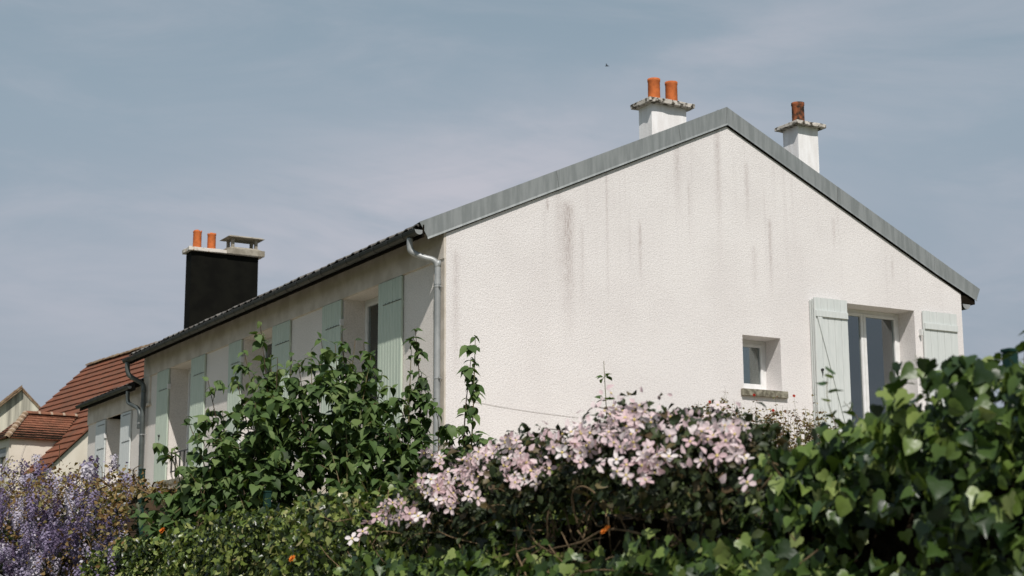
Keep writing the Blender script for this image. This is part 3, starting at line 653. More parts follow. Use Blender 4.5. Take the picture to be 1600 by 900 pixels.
rroof = obj('roof', m_, M['soffit'], redh)
def course(parent, A, B, down, n_up, length, thick, tw, m, jitter=.006, name='tile_course', skew=(0, 0)):
    """one course of tiles between A and B (top edge); each tile its own slab with its own tilt, lower edge proud of the course below"""
    A, B, down, n_up = Vector(A), Vector(B), Vector(down), Vector(n_up); L = (B-A).length; e = (B-A)/L; k_ = max(1, int(round(L/tw))); wdt = L/k_; m_ = MB()
    for i in range(k_):
        a0 = A+e*(i*wdt+.003); b0 = A+e*((i+1)*wdt-.003); j0 = random.uniform(0, jitter); j1 = random.uniform(-.004, .008)
        a1 = a0+down*(length+j1); b1 = b0+down*(length+j1)
        lift = n_up*(thick+j0)
        m_.hexa([a0-n_up*.01, b0-n_up*.01, b1-n_up*.01, a1-n_up*.01, a0+n_up*.004, b0+n_up*.004, b1+lift, a1+lift], random.random())
    return obj(name, m_, m, parent)
NCR = 19
for s_ in (-1, 1):
    down = (hh*s_-Vector((0, 0, 1))).normalized(); nup = (hh*s_+Vector((0, 0, 1))).normalized(); SLn = HW*math.sqrt(2)
    for c in range(NCR if s_ < 0 else 0):
        P0 = RC.pt(0, 0, NP.z)+down*(SLn*c/NCR-.01)-nup*.05
        course(rroof, P0+rr*random.uniform(-.02, .02), P0+rr*RL, down, nup, SLn/NCR+.03, .045, .23, M['tilered'])
m_ = MB()
m_.hexa([RC.pt(0, 0, NP.z-.05), RC.pt(RL, 0, NP.z-.05), RC.pt(RL, HW, EZ-.05), RC.pt(0, HW, EZ-.05), RC.pt(0, 0, NP.z), RC.pt(RL, 0, NP.z), RC.pt(RL, HW, EZ), RC.pt(0, HW, EZ)]); obj('roof_slope', m_, M['tilered'], rroof)
i = 0; u_ = -.05
while u_ < RL-.45:
    m_ = MB(); sg = 6; r0_, r1_ = .115, .10; ln = .42
    for k_ in range(sg+1):
        a = math.pi*k_/sg; j_ = random.uniform(-.01, .01)
        m_.v += [tuple(RC.pt(u_, -r0_*math.cos(a), NP.z-.04+r0_*math.sin(a)*.85+j_)), tuple(RC.pt(u_+ln, -r1_*math.cos(a), NP.z-.04+r1_*math.sin(a)*.85+j_))]
    m_.f = [(2*k_, 2*k_+1, 2*k_+3, 2*k_+2) for k_ in range(sg)]+[tuple(2*k_ for k_ in range(sg+1))]; m_.r = [0]*len(m_.f)
    obj('ridge_tile', m_, M['tilelich'], rroof); u_ += .385
# projecting wing with a hipped roof, facing the street
V0 = Vector((2.885, 30.262, 7.30)); wn = (V0-Vector((NP.x, NP.y, 0))).dot(rr)     # wing ridge along -hh at this distance up the main ridge
WF = Frame((NP.x, NP.y, 0)+Vector((0, 0, 0)) if False else (NP.x, NP.y, 0), rr, hh)
un = wn; nv = (V0-Vector((NP.x, NP.y, 0))).dot(hh)         # n coordinate (negative)
zr, ze, hw2 = 7.30, 6.47, 0.80
nL = nv-1.55; nE = nL-hw2                                  # ridge end, hip eave end
m_ = MB()
def wp(u, n, z): return RC.pt(un+u, n, z)
m_.add([wp(-hw2+.14, nE+.14, 3), wp(-hw2+.14, nv+3, 3), wp(-hw2+.14, nv+3, ze), wp(-hw2+.14, nE+.14, ze)], [(0, 1, 2, 3)])
fw_ = Frame(tuple(wp(0, nE+.14, 0)), rr, -hh)
wall(m_, fw_, -hw2+.14, hw2+1.2, 3, ze, [(-.40, .55, 4.4, 6.2)], .25)
obj('wing_wall', m_, M['cream'], redh)
ww = casement(redh, fw_, -.40, .55, 4.4, 6.2, -.2, 1, M['pvc'], M['glass'])
m_ = MB(); fw_.box(m_, -.39, .54, -.10, -.03, 5.95, 6.19); obj('roller_shutter_box', m_, M['zinc'], ww)
m_ = MB(); 
m_.add([wp(-hw2, nE, ze), wp(-hw2, nv+.8, ze), wp(0, nv+.9, zr-.05), wp(0, nL, zr-.05)], [(0, 1, 2, 3)]); m_.add([wp(hw2, nE, ze), wp(-hw2, nE, ze), wp(0, nL, zr-.05)], [(0, 1, 2)])
m_.add([wp(hw2, nE, ze), wp(hw2, nv+.8, ze), wp(0, nv+.9, zr-.05), wp(0, nL, zr-.05)], [(0, 1, 2, 3)])
m_.add([wp(-hw2, nE, ze-.02), wp(hw2, nE, ze-.02), wp(hw2, nv+1, ze-.02), wp(-hw2, nv+1, ze-.02)], [(0, 1, 2, 3)])
wroof = obj('wing_roof', m_, M['soffit'], redh)
dz = zr-ze; NW = 11; dn = (-rr*hw2-Vector((0, 0, dz))); SL2 = dn.length; dn.normalize(); nu = (-rr*dz+Vector((0, 0, hw2))).normalized()
for c in range(NW):
    t_ = c/NW; A = wp(-hw2*t_, nL-hw2*t_+.02, zr-dz*t_); B = wp(-hw2*t_, nv+.02+dz*t_*1.0 - dz*t_*2.0*.0, zr-dz*t_)
    B = wp(-hw2*t_, nv-dz*t_*.92, zr-dz*t_)
    course(wroof, A-nu*.03, B-nu*.03, dn, nu, SL2/NW+.015, .028, .17, M['tilered2'])
    dn2 = (-hh*hw2-Vector((0, 0, dz))).normalized(); nu2 = (-hh*dz+Vector((0, 0, hw2))).normalized()
    t2 = max(t_, .04); A = wp(-hw2*t2, nL-hw2*t2, zr-dz*t2); B = wp(hw2*t2, nL-hw2*t2, zr-dz*t2)
    course(wroof, A-nu2*.03, B-nu2*.03, dn2, nu2, SL2/NW+.015, .028, .17, M['tilered2'])
def cap_tiles(parent, A, B, r, ln, m):
    A, B = Vector(A), Vector(B); d = (B-A).normalized(); sd = d.cross(Vector((0, 0, 1))).normalized(); up = sd.cross(d); k_ = 0; t_ = 0; L = (B-A).length
    while t_ < L-.05:
        m_ = MB()
        for q in range(6):
            a = math.pi*q/5
            for tt, r_ in ((t_, r*.88), (t_+ln, r)): m_.v.append(tuple(A+d*min(tt, L)+sd*(-r_*math.cos(a))+up*(r_*math.sin(a)*.8-.02)))
        m_.f = [(2*q, 2*q+1, 2*q+3, 2*q+2) for q in range(5)]+[(1, 3, 5, 7, 9, 11)]; m_.r = [0]*6
        obj('ridge_tile', m_, m, parent)
        m_ = MB()
        for q in range(6):
            a = math.pi*q/5
            for tt in (t_+ln-.02, t_+ln+.05): m_.v.append(tuple(A+d*min(tt, L)+sd*(-r*1.03*math.cos(a))+up*(r*1.03*math.sin(a)*.8-.02)))
        m_.f = [(2*q, 2*q+1, 2*q+3, 2*q+2) for q in range(5)]; m_.r = [0]*5; obj('mortar_joint', m_, M['mortar'], parent); t_ += ln
cap_tiles(wroof, wp(0, nL, zr), wp(0, nv+.1, zr), .11, .38, M['tilered2'])
cap_tiles(wroof, wp(-hw2-.02, nE-.02, ze-.02), wp(0, nL, zr), .10, .20, M['tilelich'])
# a thin cable slung to the wing
m_ = MB(); m_.tube(smooth_path([wp(-hw2+.10, nE+.6, 6.3), wp(-hw2+.06, nE+.45, 5.6), wp(-hw2+.08, nE+.9, 4.9)], 6), .004, 5); obj('cable', m_, M['cable'], redh)

# ================================================================== far gabled house at the left edge
DX = Vector((F.x, F.y, 0)).normalized()
def at(D, px, zz=None, py=None):     # a point D metres ahead of the viewpoint and so many metres to its right
    return CP+DX*D+R*px
FA = Vector((-0.31, 38.6, 0))
FAx = None
farh = thing('house', 'far pale house whose stained gable shows at the left edge of the photo', 'house', (1, 50, 2.5))
uF = Vector((.985, -.17, 0)).normalized(); nF = Vector((-uF.y*-1, 0, 0)); nF = Vector((uF.y, -uF.x, 0))
AP = CP+DX*62+R*(-772/2564*62*1.0); AP.z = 1.6+62*(945-603)/2564*1.0
FFr = Frame((AP.x, AP.y, 0), uF, nF)
zA = 1.6+62*(math.tan(PITCH+math.atan((450-606)/2564.)))
m_ = MB(); hwf = 2.6; m_.add([FFr.pt(-hwf, 0, 2), FFr.pt(hwf, 0, 2), FFr.pt(hwf, 0, zA-hwf*1.02), FFr.pt(0, 0, zA), FFr.pt(-hwf, 0, zA-hwf*.9)], [(0, 1, 2, 3, 4)])
m_.add([FFr.pt(-hwf, 0, 2), FFr.pt(-hwf, -8, 2), FFr.pt(-hwf, -8, zA-hwf*.9), FFr.pt(-hwf, 0, zA-hwf*.9)], [(0, 1, 2, 3)])
obj('gable_wall', m_, M['cream_stain'], farh)
m_ = MB()
for s_, sp, ov in ((-1, .9, .28), (1, 1.02, .04)):
    e_ = hwf+.15
    m_.hexa([FFr.pt(0, ov, zA-.02), FFr.pt(s_*e_, ov, zA-.02-e_*sp), FFr.pt(s_*e_, -8, zA-.02-e_*sp), FFr.pt(0, -8, zA-.02), FFr.pt(0, ov, zA+.08), FFr.pt(s_*e_, ov, zA+.08-e_*sp), FFr.pt(s_*e_, -8, zA+.08-e_*sp), FFr.pt(0, -8, zA+.08)])
fr_ = obj('roof', m_, M['tilelich'], farh)
for s_, sp, ov in ((-1, .9, .30), (1, 1.02, .06)):
    for k_ in range(11):
        t0_ = k_*.25; m_ = MB(); j_ = random.uniform(0, .03); th_ = .10 if s_ < 0 else .05
        m_.hexa([FFr.pt(s_*t0_, ov, zA+.05-t0_*sp+j_), FFr.pt(s_*(t0_+.27), ov, zA+.05-(t0_+.27)*sp), FFr.pt(s_*(t0_+.27), ov-.3, zA+.05-(t0_+.27)*sp), FFr.pt(s_*t0_, ov-.3, zA+.05-t0_*sp+j_),
                 FFr.pt(s_*t0_, ov, zA+.05+th_-t0_*sp+j_), FFr.pt(s_*(t0_+.27), ov, zA+.06+th_-(t0_+.27)*sp), FFr.pt(s_*(t0_+.27), ov-.3, zA+.06+th_-(t0_+.27)*sp), FFr.pt(s_*t0_, ov-.3, zA+.05+th_-t0_*sp+j_)])
        obj('verge_tile', m_, M['tilelich'], fr_)
# low red lean-to roof at the foot of the far house
m_ = MB(); lo_ = CP+DX*52+R*(-785/2564*52)
lean = thing('lean_to', 'scrap of low red tiled roof behind the wisteria at the left edge', 'roof', (lo_.x, lo_.y, 3.0))
z1_ = 1.6+52*math.tan(PITCH+math.atan((450-742)/2564.)); z0_ = z1_-.75
m_.hexa([(lo_.x-2.6, lo_.y-.6, z0_-.12), (lo_.x+.22, lo_.y-.6, z0_+.1), (lo_.x+.5, lo_.y+.8, z1_-.1), (lo_.x-2.6, lo_.y+.8, z1_-.5), (lo_.x-2.6, lo_.y-.6, z0_-.02), (lo_.x+.22, lo_.y-.6, z0_+.2), (lo_.x+.5, lo_.y+.8, z1_), (lo_.x-2.6, lo_.y+.8, z1_-.4)])
obj('roof', m_, M['tilered'], lean); m_ = MB(); m_.box(lo_.x-2.5, lo_.x+.1, lo_.y-.4, lo_.y+.7, 2.0, z0_-.1); obj('wall', m_, M['cream'], lean)

# ================================================================== leaves and flowers
def frames(T, Nn, S):
    """3x3 matrices with y = leaf direction T, z = leaf normal Nn, scaled by S"""
    T = T/np.linalg.norm(T, axis=1, keepdims=True); Nn = Nn-T*(Nn*T).sum(1, keepdims=True); Nn /= np.linalg.norm(Nn, axis=1, keepdims=True)+1e-9
    X = np.cross(T, Nn); Mx = np.stack([X, T, Nn], axis=2); return Mx*S[:, None, None]
def bulk(name, tv, tf, Mx, P, m, parent, kind=None, label=None, extra_mat=None, tm=None, rnd=None):
    tv = np.array(tv, float); n = len(P); nv = len(tv); V = (np.einsum('nij,kj->nki', Mx, tv)+P[:, None, :]).reshape(-1, 3)
    o = Vector(V.mean(0)); V = V-np.array(o)
    sizes = np.array([len(f) for f in tf]); flat = np.concatenate([np.array(f) for f in tf])
    idx = (flat[None, :]+(np.arange(n)*nv)[:, None]).ravel(); tot = np.tile(sizes, n); start = np.concatenate([[0], np.cumsum(tot)[:-1]])
    me = bpy.data.meshes.new(name); me.vertices.add(len(V)); me.vertices.foreach_set('co', V.astype(np.float32).ravel())
    me.loops.add(len(idx)); me.loops.foreach_set('vertex_index', idx.astype(np.int32)); me.polygons.add(len(tot))
    me.polygons.foreach_set('loop_start', start.astype(np.int32)); me.polygons.foreach_set('loop_total', tot.astype(np.int32))
    me.materials.append(m)
    if extra_mat: me.materials.append(extra_mat)
    if tm is not None: me.polygons.foreach_set('material_index', np.tile(np.array(tm), n).astype(np.int32))
    a = me.attributes.new('rnd', 'FLOAT', 'FACE'); rv = rng.random(n) if rnd is None else rnd
    a.data.foreach_set('value', np.repeat(rv, len(tf)).astype(np.float32)); me.update(calc_edges=True); me.validate()
    ob = bpy.data.objects.new(name, me); COL.objects.link(ob); ob.parent = parent; ob.location = o-origin_of(parent); WO[ob.name] = o
    if kind: ob['kind'] = kind
    if label: ob['label'] = label
    return ob
def tmpl(name, tv, tf, m, extra=None, tm=None, smooth=False):
    me = bpy.data.meshes.new(name); me.from_pydata([tuple(v) for v in tv], [], [tuple(f) for f in tf]); me.materials.append(m)
    if extra: me.materials.append(extra)
    if tm is not None: me.polygons.foreach_set('material_index', tm)
    if smooth: me.shade_smooth()
    me.update(); return me
def mtx(M3, P):
    m_ = Matrix([[M3[i][j] for j in range(3)]+[P[i]] for i in range(3)]+[[0, 0, 0, 1]]); return m_
def ivy_template(curl=.18, fold=.28, lob=1.):
    half = [(0, .0), (.20, -.13), (.42, -.12), (.56, .06), (.47, .22), (.49, .42), (.27, .52), (.14, .80), (0, 1.0)]
    half = [(x*(1 if i not in (4, 6) else 1/lob), y) for i, (x, y) in enumerate(half)]
    pts = half+[(-x, y) for x, y in half[-2:0:-1]]; v = [(0, .30, 0)]
    for x, y in pts: v.append((x, y, fold*abs(x)-curl*(y-.3)**2-.15*x*x))
    n = len(pts); f = [(0, 1+i, 1+(i+1) % n) for i in range(n)]; return v, f
def ovate_template(w=.30, fold=.35, droop=.35, seg=5):
    ys = [0, .12, .32, .55, .78, 1.0]; ws = [0, .25, .33, .28, .12, 0]; v = []
    for y, a in zip(ys, ws): v += [(-a*w/.33, y, fold*a*w/.33-droop*y*y), (0, y, -droop*y*y), (a*w/.33, y, fold*a*w/.33-droop*y*y)]
    f = []
    for i in range(5):
        a = 3*i; b = a+3
        f += [(a+1, b+1, b) if i == 0 else ((a, a+1, b+1, b) if i < 4 else (a, a+1, b+1)), (a+1, b+2, b+1) if i == 0 else ((a+1, a+2, b+2, b+1) if i < 4 else (a+1, a+2, b+1))]
    return v, f
def small_template(w=.32, fold=.3, droop=.25):
    v = [(0, 0, 0), (w, .35, fold*w), (w*.7, .72, fold*w*.7-droop*.5), (0, 1, -droop), (-w*.7, .72, fold*w*.7-droop*.5), (-w, .35, fold*w), (0, .5, -.06)]
    return v, [(0, 1, 6), (1, 2, 6), (2, 3, 6), (3, 4, 6), (4, 5, 6), (5, 0, 6)]

# ---- the hedge: crest height along the street, bulging face
HY = [-19.5, -18, -16.37, -16.0, -15.7, -15.45, -15.2, -14.8, -14, -13, -12.2, -11.4, -10.76, -9.3, -8.2, -7.7, -7.3, -7.0]
HZ = [2.24, 2.26, 2.24, 2.23, 2.20, 2.12, 2.02, 2.04, 2.12, 2.12, 2.14, 2.14, 2.12, 2.07, 2.05, 2.0, 1.85, 1.3]
wob = lambda y, z: .06*np.sin(y*3.1+z*2)+.045*np.sin(y*7.3+1.7-z*5)+.03*np.sin(y*13.1+z*9)
def hedge_pts(n, y0, y1, zmin, depth, clem=0., size_pow=1):
    y = rng.uniform(y0, y1, n); zt = np.interp(y, HY, HZ)+.035*np.sin(y*5.3)+.03*np.sin(y*11.7+2)
    q = rng.random(n); top = q < .40                       # share on the crest
    s = rng.random(n)
    x = np.where(top, -6.72+s*.85, -6.80); z = np.where(top, zt-.10*np.abs(s-.35)**2*4, zmin+(zt-zmin)*s)
    x = np.where(top, x, -6.80+.10*((z-zmin)/(zt-zmin+1e-6))**3+wob(y, z))
    nx = np.where(top, (s-.55)*.6, -1.); nz = np.where(top, 1., .25)
    d = rng.random(n)**1.3*depth
    x = x-nx*d*.9; z = z-nz*d*.9*np.where(top, 1, 0)+np.where(top, wob(y*1.3, x)*.6, 0)
    Nn = np.stack([nx, rng.normal(0, .25, n)-.25, nz+.25], 1); return np.stack([x, y, z], 1), Nn, d, top
def hollow(P):       # the gap in the hedge where old stems show
    y, z = P[:, 1], P[:, 2]; a = ((y+14.40)/.60)**2+((z-1.88)/.15)**2; b = ((y+15.2)/.25)**2+((z-1.86)/.10)**2; c = ((y+15.85)/.33)**2+((z-1.80)/.10)**2; e = ((y+13.7)/.22)**2+((z-1.98)/.12)**2
    return np.exp(-a*a)+.8*np.exp(-b*b)+.95*np.exp(-c*c)+.7*np.exp(-e*e)
hedge = thing('ivy_hedge', 'long tall hedge overgrown with ivy running along the bottom of the photo', 'hedge', (-6.4, -12.5, .15))
# dark inner body: shade between the leaves put in as colour
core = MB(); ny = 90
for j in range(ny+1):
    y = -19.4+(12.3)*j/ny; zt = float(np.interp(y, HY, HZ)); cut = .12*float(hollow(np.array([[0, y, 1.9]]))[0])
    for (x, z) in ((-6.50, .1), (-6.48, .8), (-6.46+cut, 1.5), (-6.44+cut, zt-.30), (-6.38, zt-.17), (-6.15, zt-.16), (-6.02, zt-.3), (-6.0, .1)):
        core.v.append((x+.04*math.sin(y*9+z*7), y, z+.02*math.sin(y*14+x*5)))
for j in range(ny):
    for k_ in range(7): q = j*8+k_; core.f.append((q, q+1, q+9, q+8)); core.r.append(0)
obj('hedge_shade_core', core, M['core'], hedge, 'dark body inside the hedge standing in for the shade between its leaves')
iv_v, iv_f = ivy_template(); sm_v, sm_f = small_template(); iv2_v, iv2_f = ivy_template(.1, .15, 1.25); iv3_v, iv3_f = ivy_template(.42, .38, 1.0)
co_v = [(0, .32, -.02)]+[(x*sg, y, .22*abs(x)-.25*(y-.3)**2) for sg, pts in ((1, [(0, 0), (.25, -.11), (.48, -.02), (.53, .24), (.40, .54), (.19, .82)]), (-1, [(0, 1.0), (.19, .82), (.40, .54), (.53, .24), (.48, -.02), (.25, -.11)])) for x, y in pts]; co_f = [(0, 1+i, 1+(i+1) % 12) for i in range(12)]
def orient(Nn, n, spread=.55, hang=.75):
    Nn = Nn/np.linalg.norm(Nn, axis=1, keepdims=True)+rng.normal(0, spread, (n, 3)); T = np.stack([rng.normal(-.15, .5, n), rng.normal(0, .6, n), rng.normal(-hang, .35, n)], 1); return T, Nn
def keep(P, d, fq=1., amt=.8):
    h = hollow(P); x, y, z = P[:, 0], P[:, 1], P[:, 2]
    c = np.sin(y*23*fq+z*13*fq)+np.sin(z*37*fq-y*17*fq+1.3)+.8*np.sin(y*41*fq+x*19*fq+z*9*fq)
    gap = (c < -.30) & (d < .22) & (rng.random(len(P)) < amt)
    return (rng.random(len(P)) > np.clip(h*1.05, 0, .97)) & ~gap
# big glossy ivy on the near (right) stretch
Pp, Nn, d, tp = hedge_pts(11500, -17.6, -14.6, 1.45, .34)
kp = keep(Pp, d) & (rng.random(len(Pp)) < np.clip((-14.55-Pp[:, 1])/.9, .0, 1)); Pp, Nn, d = Pp[kp], Nn[kp], d[kp]
T, Nn = orient(Nn, len(Pp)); S = .027+.047*rng.random(len(Pp))**1.2; Mx = frames(T, Nn, S)
score = S/np.linalg.norm(Pp-np.array(CP), axis=1)-d*.05+(Pp[:, 2] < 1.62)*-.02-(Pp[:, 1] < -16.75)*.1
order = np.argsort(-score); big, rest = order[:300], order[300:]
me_i = [tmpl('ivy_leaf', iv3_v, iv3_f, M['ivy'], smooth=True), tmpl('ivy_leaf', co_v, co_f, M['ivy'], smooth=True), tmpl('ivy_leaf', iv_v, iv_f, M['ivy'], smooth=True), tmpl('ivy_leaf', iv2_v, iv2_f, M['ivy'], smooth=True)]
for i in big: inst('leaf', me_i[i % 4], hedge, mtx(Mx[i], Pp[i]))
for tv_, tf_, rs_ in ((iv_v, iv_f, rest[::3]), (iv3_v, iv3_f, rest[1::3]), (co_v, co_f, rest[2::3])): bulk('foliage', tv_, tf_, Mx[rs_], Pp[rs_], M['ivy'], hedge, 'stuff', 'broad glossy ivy leaves on the near end of the hedge').data.shade_smooth()
# small matt leaves on the far (left) stretch
Pp, Nn, d, tp = hedge_pts(70000, -15.6, -7.0, 1.35, .26)
kp = keep(Pp, d, 1.7, .9) & (rng.random(len(Pp)) < np.clip((Pp[:, 1]+15.6)/1.2, .0, 1)) & (rng.random(len(Pp)) < np.clip((-6.95-Pp[:, 1])/.4, 0, 1)); Pp, Nn, d = Pp[kp], Nn[kp], d[kp]
T, Nn = orient(Nn, len(Pp), .7, .45); S = rng.uniform(.020, .050, len(Pp))
half = rng.random(len(Pp)) < .55
bulk('foliage', sm_v, sm_f, frames(T, Nn, S)[half], Pp[half], M['hedge'], hedge, 'stuff', 'small yellow-green leaves on the far end of the hedge')
bulk('foliage', iv_v, iv_f, frames(T, Nn, S*1.02)[~half], Pp[~half], M['hedge'], hedge, 'stuff', 'small lobed ivy leaves on the far end of the hedge')
# lower part, below the picture
Pp, Nn, d, tp = hedge_pts(9000, -19.2, -7.1, .15, .2); kp = Pp[:, 2] < 1.5; Pp, Nn = Pp[kp], Nn[kp]; T, Nn = orient(Nn, len(Pp))
bulk('foliage', iv_v, iv_f, frames(T, Nn, rng.uniform(.06, .11, len(Pp))), Pp, M['ivy'], hedge, 'stuff')
Pp = np.stack([rng.uniform(-6.05, -5.85, 7000), rng.uniform(-19, -7.3, 7000), rng.uniform(.3, 2.0, 7000)], 1); T, Nn = orient(np.tile([[1., 0, .3]], (7000, 1)), 7000)
bulk('foliage', iv_v, iv_f, frames(T, Nn, rng.uniform(.06, .10, 7000)), Pp, M['ivy'], hedge, 'stuff')
# shoots standing up out of the crest
def shoot(parent, base, tip, nleaf, size, m_leaf_me, rad=.005, stemmat='greenstem', droop=.4, bulkname=None, sway=.06, start=.15):
    base, tip = Vector(base), Vector(tip); mid = (base+tip)/2+Vector((random.uniform(-sway, sway), random.uniform(-sway, sway), random.uniform(0, sway)))
    P = smooth_path([base, mid, tip], 5); m_ = MB(); m_.tube(P, [rad*(1-.7*i/(len(P)-1)) for i in range(len(P))], 5)
    out = []
    for k_ in range(nleaf):
        t_ = start+(1-start)*(k_+.5)/nleaf; q = P[min(int(t_*(len(P)-1)), len(P)-1)]; a = k_*2.4+random.uniform(-.4, .4)
        dv = Vector((math.cos(a), math.sin(a), random.uniform(-.3, .5))); out.append((q+dv.normalized()*.01, dv, size*random.uniform(.7, 1.15)*(1-.3*t_)))
    return m_, out
sh_m = MB(); L_ = []
for (y, h, dx_) in ((-15.62, .16, 0), (-15.72, .12, .1), (-15.95, .10, 0), (-16.36, .15, 0), (-16.30, .10, .05), (-16.2, .08, .1), (-15.5, .10, .05), (-10.6, .1, 0), (-11.9, .1, 0), (-9.4, .12, 0), (-8.5, .08, 0), (-12.0, .12, .1)):
    z = float(np.interp(y, HY, HZ)); m_, o_ = shoot(hedge, (-6.6+dx_, y, z-.12), (-6.58+dx_+random.uniform(-.05, .05), y+random.uniform(-.06, .06), z+h), 9, .05, None, .0025); sh_m.v, off = sh_m.v+m_.v, len(sh_m.v)
    sh_m.f += [tuple(i+off for i in f) for f in m_.f]; sh_m.r += m_.r; L_ += o_
obj('shoot_stems', sh_m, M['greenstem'], hedge, kind='stuff')
Pp = np.array([list(a) for a, b, c in L_]); T = np.array([list(b) for a, b, c in L_]); S = np.array([c for a, b, c in L_]); Nn = np.tile([[0, 0, 1.]], (len(S), 1))+rng.normal(0, .4, (len(S), 3))
bulk('shoot_leaves', iv_v, iv_f, frames(T, Nn, S), Pp, M['ivy'], hedge, 'stuff')

# ---- orange blossoms caught in the hedge
def rosette(R1, n, rings=2):
    v = []; f = []
    for q in range(rings):
        for i in range(n):
            a = 2*math.pi*(i+.5*q)/n; r_ = R1*(1-.3*q); dx_, dy_ = math.cos(a), math.sin(a); o = len(v); w_ = r_*.42
            v += [(0, 0, .004*q), (dx_*r_*.55-dy_*w_, dy_*r_*.55+dx_*w_, r_*(.15+.35*q)), (dx_*r_, dy_*r_, r_*(.1+.5*q)), (dx_*r_*.55+dy_*w_, dy_*r_*.55-dx_*w_, r_*(.15+.35*q))]; f += [(o, o+1, o+2, o+3)]
    return v, f
rv, rfc = rosette(1., 8, 3); me_o = tmpl('orange_blossom', rv, rfc, M['orange'])
for (x, y, z, s) in ((-6.93, -11.85, 1.83, .022), (-6.93, -14.74, 1.86, .014), (-6.92, -14.70, 1.85, .013), (-6.6, -8.7, 2.10, .03)):
    o = inst('blossom', me_o, hedge, mtx(frames(np.array([[.2, .8, .6]]), np.array([[-1., -.6, .5]]), np.array([s]))[0], (x, y, z))); o['label'] = 'small orange blossom in the hedge'

# ---- clematis spilling over the hedge
clem = thing('clematis', 'pale pink clematis in full flower sprawling over the middle of the hedge', 'climbing plant', (-6.4, -13.8, .15))
CY = [-15.83, -15.54, -15.36, -15.17, -14.85, -14.63, -14.29, -14.19, -13.87, -13.52, -12.87, -12.6, -12.3]
CZ = [1.98, 2.05, 2.09, 2.13, 2.22, 2.27, 2.29, 2.24, 2.24, 2.25, 2.22, 2.16, 2.08]
CB = [1.92, 1.92, 1.93, 1.95, 1.99, 2.04, 2.05, 2.05, 2.0, 1.98, 1.96, 1.98, 2.0]        # lower fringe of the flowers
def clem_pts(n, jit, lower=.0, ymin=-15.70, ymax=-12.95):
    y = rng.uniform(ymin, ymax, n); zt = np.interp(y, CY, CZ)+.025*np.sin(y*9)+.02*np.sin(y*17+1); zb = np.interp(y, CY, CB)-lower
    q = rng.random(n); top = q < .25; s = rng.random(n)**.8
    z = np.where(top, zt-.02*rng.random(n), zb+(zt-zb)*s); x = np.where(top, -6.78+.55*rng.random(n), -6.92+.16*s**2+.05*np.sin(y*6))
    P = np.stack([x, y, z], 1)+rng.normal(0, jit, (n, 3)); Nn = np.stack([np.where(top, -.5, -1.), np.full(n, -.55), np.where(top, 1.1, .55)], 1); ok = P[:, 1] > -15.50+(P[:, 0]+6.9)*1.278; return P[ok], Nn[ok], s[ok], top[ok]
P1, N1, s1, _ = clem_pts(9000, .03, .06); P1[:, 0] += .07+.12*rng.random(len(P1)); T, Nn = orient(N1, len(P1), .7, .3)
bulk('foliage', sm_v, sm_f, frames(T, Nn, rng.uniform(.022, .052, len(P1))), P1, M['clemleaf'], clem, 'stuff', 'dark green and bronze clematis leaves')
fl_v = []; fl_f = []; fl_m = []
for i in range(4):
    a = i*math.pi/2; c, s = math.cos(a), math.sin(a); o = len(fl_v)
    for (x, y, z) in ((0, .06, .0), (.27, .42, .06), (.24, .82, .02), (0, 1.0, -.06), (-.24, .82, .02), (-.27, .42, .06), (0, .5, -.02)): fl_v.append((x*c-y*s, x*s+y*c, z))
    fl_f += [(o, o+1, o+6), (o+1, o+2, o+6), (o+2, o+3, o+6), (o+3, o+4, o+6), (o+4, o+5, o+6), (o+5, o, o+6)]; fl_m += [0]*6
o = len(fl_v); fl_v += [(.17*math.cos(a), .17*math.sin(a), .10) for a in np.linspace(0, 2*math.pi, 7)[:6]]+[(0, 0, .2), *[(.08*math.cos(a), .08*math.sin(a), .0) for a in np.linspace(0, 2*math.pi, 7)[:6]]]
for i in range(6): fl_f += [(o+i, o+(i+1) % 6, o+6), (o+7+i, o+7+(i+1) % 6, o+(i+1) % 6, o+i)]; fl_m += [1, 1]
me_f = [tmpl('clematis_flower', fl_v, fl_f, M['petal'], M['stamen'], fl_m)]
v2 = [(x*(1-.15*(abs(y) > .5)), y, z+.30*(x*x+y*y)) for x, y, z in fl_v]; me_f.append(tmpl('clematis_flower_half_open', v2, fl_f, M['petal'], M['stamen'], fl_m))
cand, Nc, sc_, tp_ = clem_pts(3600, .025)
dens = np.sin(cand[:, 1]*7.1+cand[:, 2]*16)*.45+np.sin(cand[:, 1]*15.7-cand[:, 2]*23+1)*.55+rng.normal(0, .28, len(cand))+np.where(cand[:, 1] > -13.95, .25, 0)+np.where((cand[:, 1] < -13.95) & (sc_ > .35), .25, 0)+sc_*.3
pick = []; 
for i in np.argsort(-dens):
    if all((cand[i]-cand[j])@(cand[i]-cand[j]) > .033**2 for j in pick): pick.append(i)
    if len(pick) >= 345: break
extra = [(-6.93, -12.74, 1.97), (-6.92, -12.82, 1.99), (-6.92, -12.92, 1.98), (-6.92, -12.67, 1.93), (-6.95, -12.62, 1.90), (-6.95, -13.12, 1.97), (-6.94, -13.20, 1.985), (-6.94, -13.28, 1.97), (-6.96, -13.25, 1.94), (-6.96, -13.40, 1.95)]
n_f = 0
for i in pick[:290]:
    s_ = random.uniform(.026, .037); nn = np.array([Nc[i]/np.linalg.norm(Nc[i])+rng.normal(0, .38, 3)]); M3 = frames(rng.normal(0, 1, (1, 3)), nn, np.array([s_]))[0]
    inst('flower', me_f[n_f % 2], clem, mtx(M3, cand[i])); n_f += 1
for p_ in extra:
    nn = np.array([[-1, -.6, .3]])+rng.normal(0, .3, (1, 3)); inst('flower', me_f[0], clem, mtx(frames(rng.normal(0, 1, (1, 3)), nn, np.array([.037]))[0], p_))
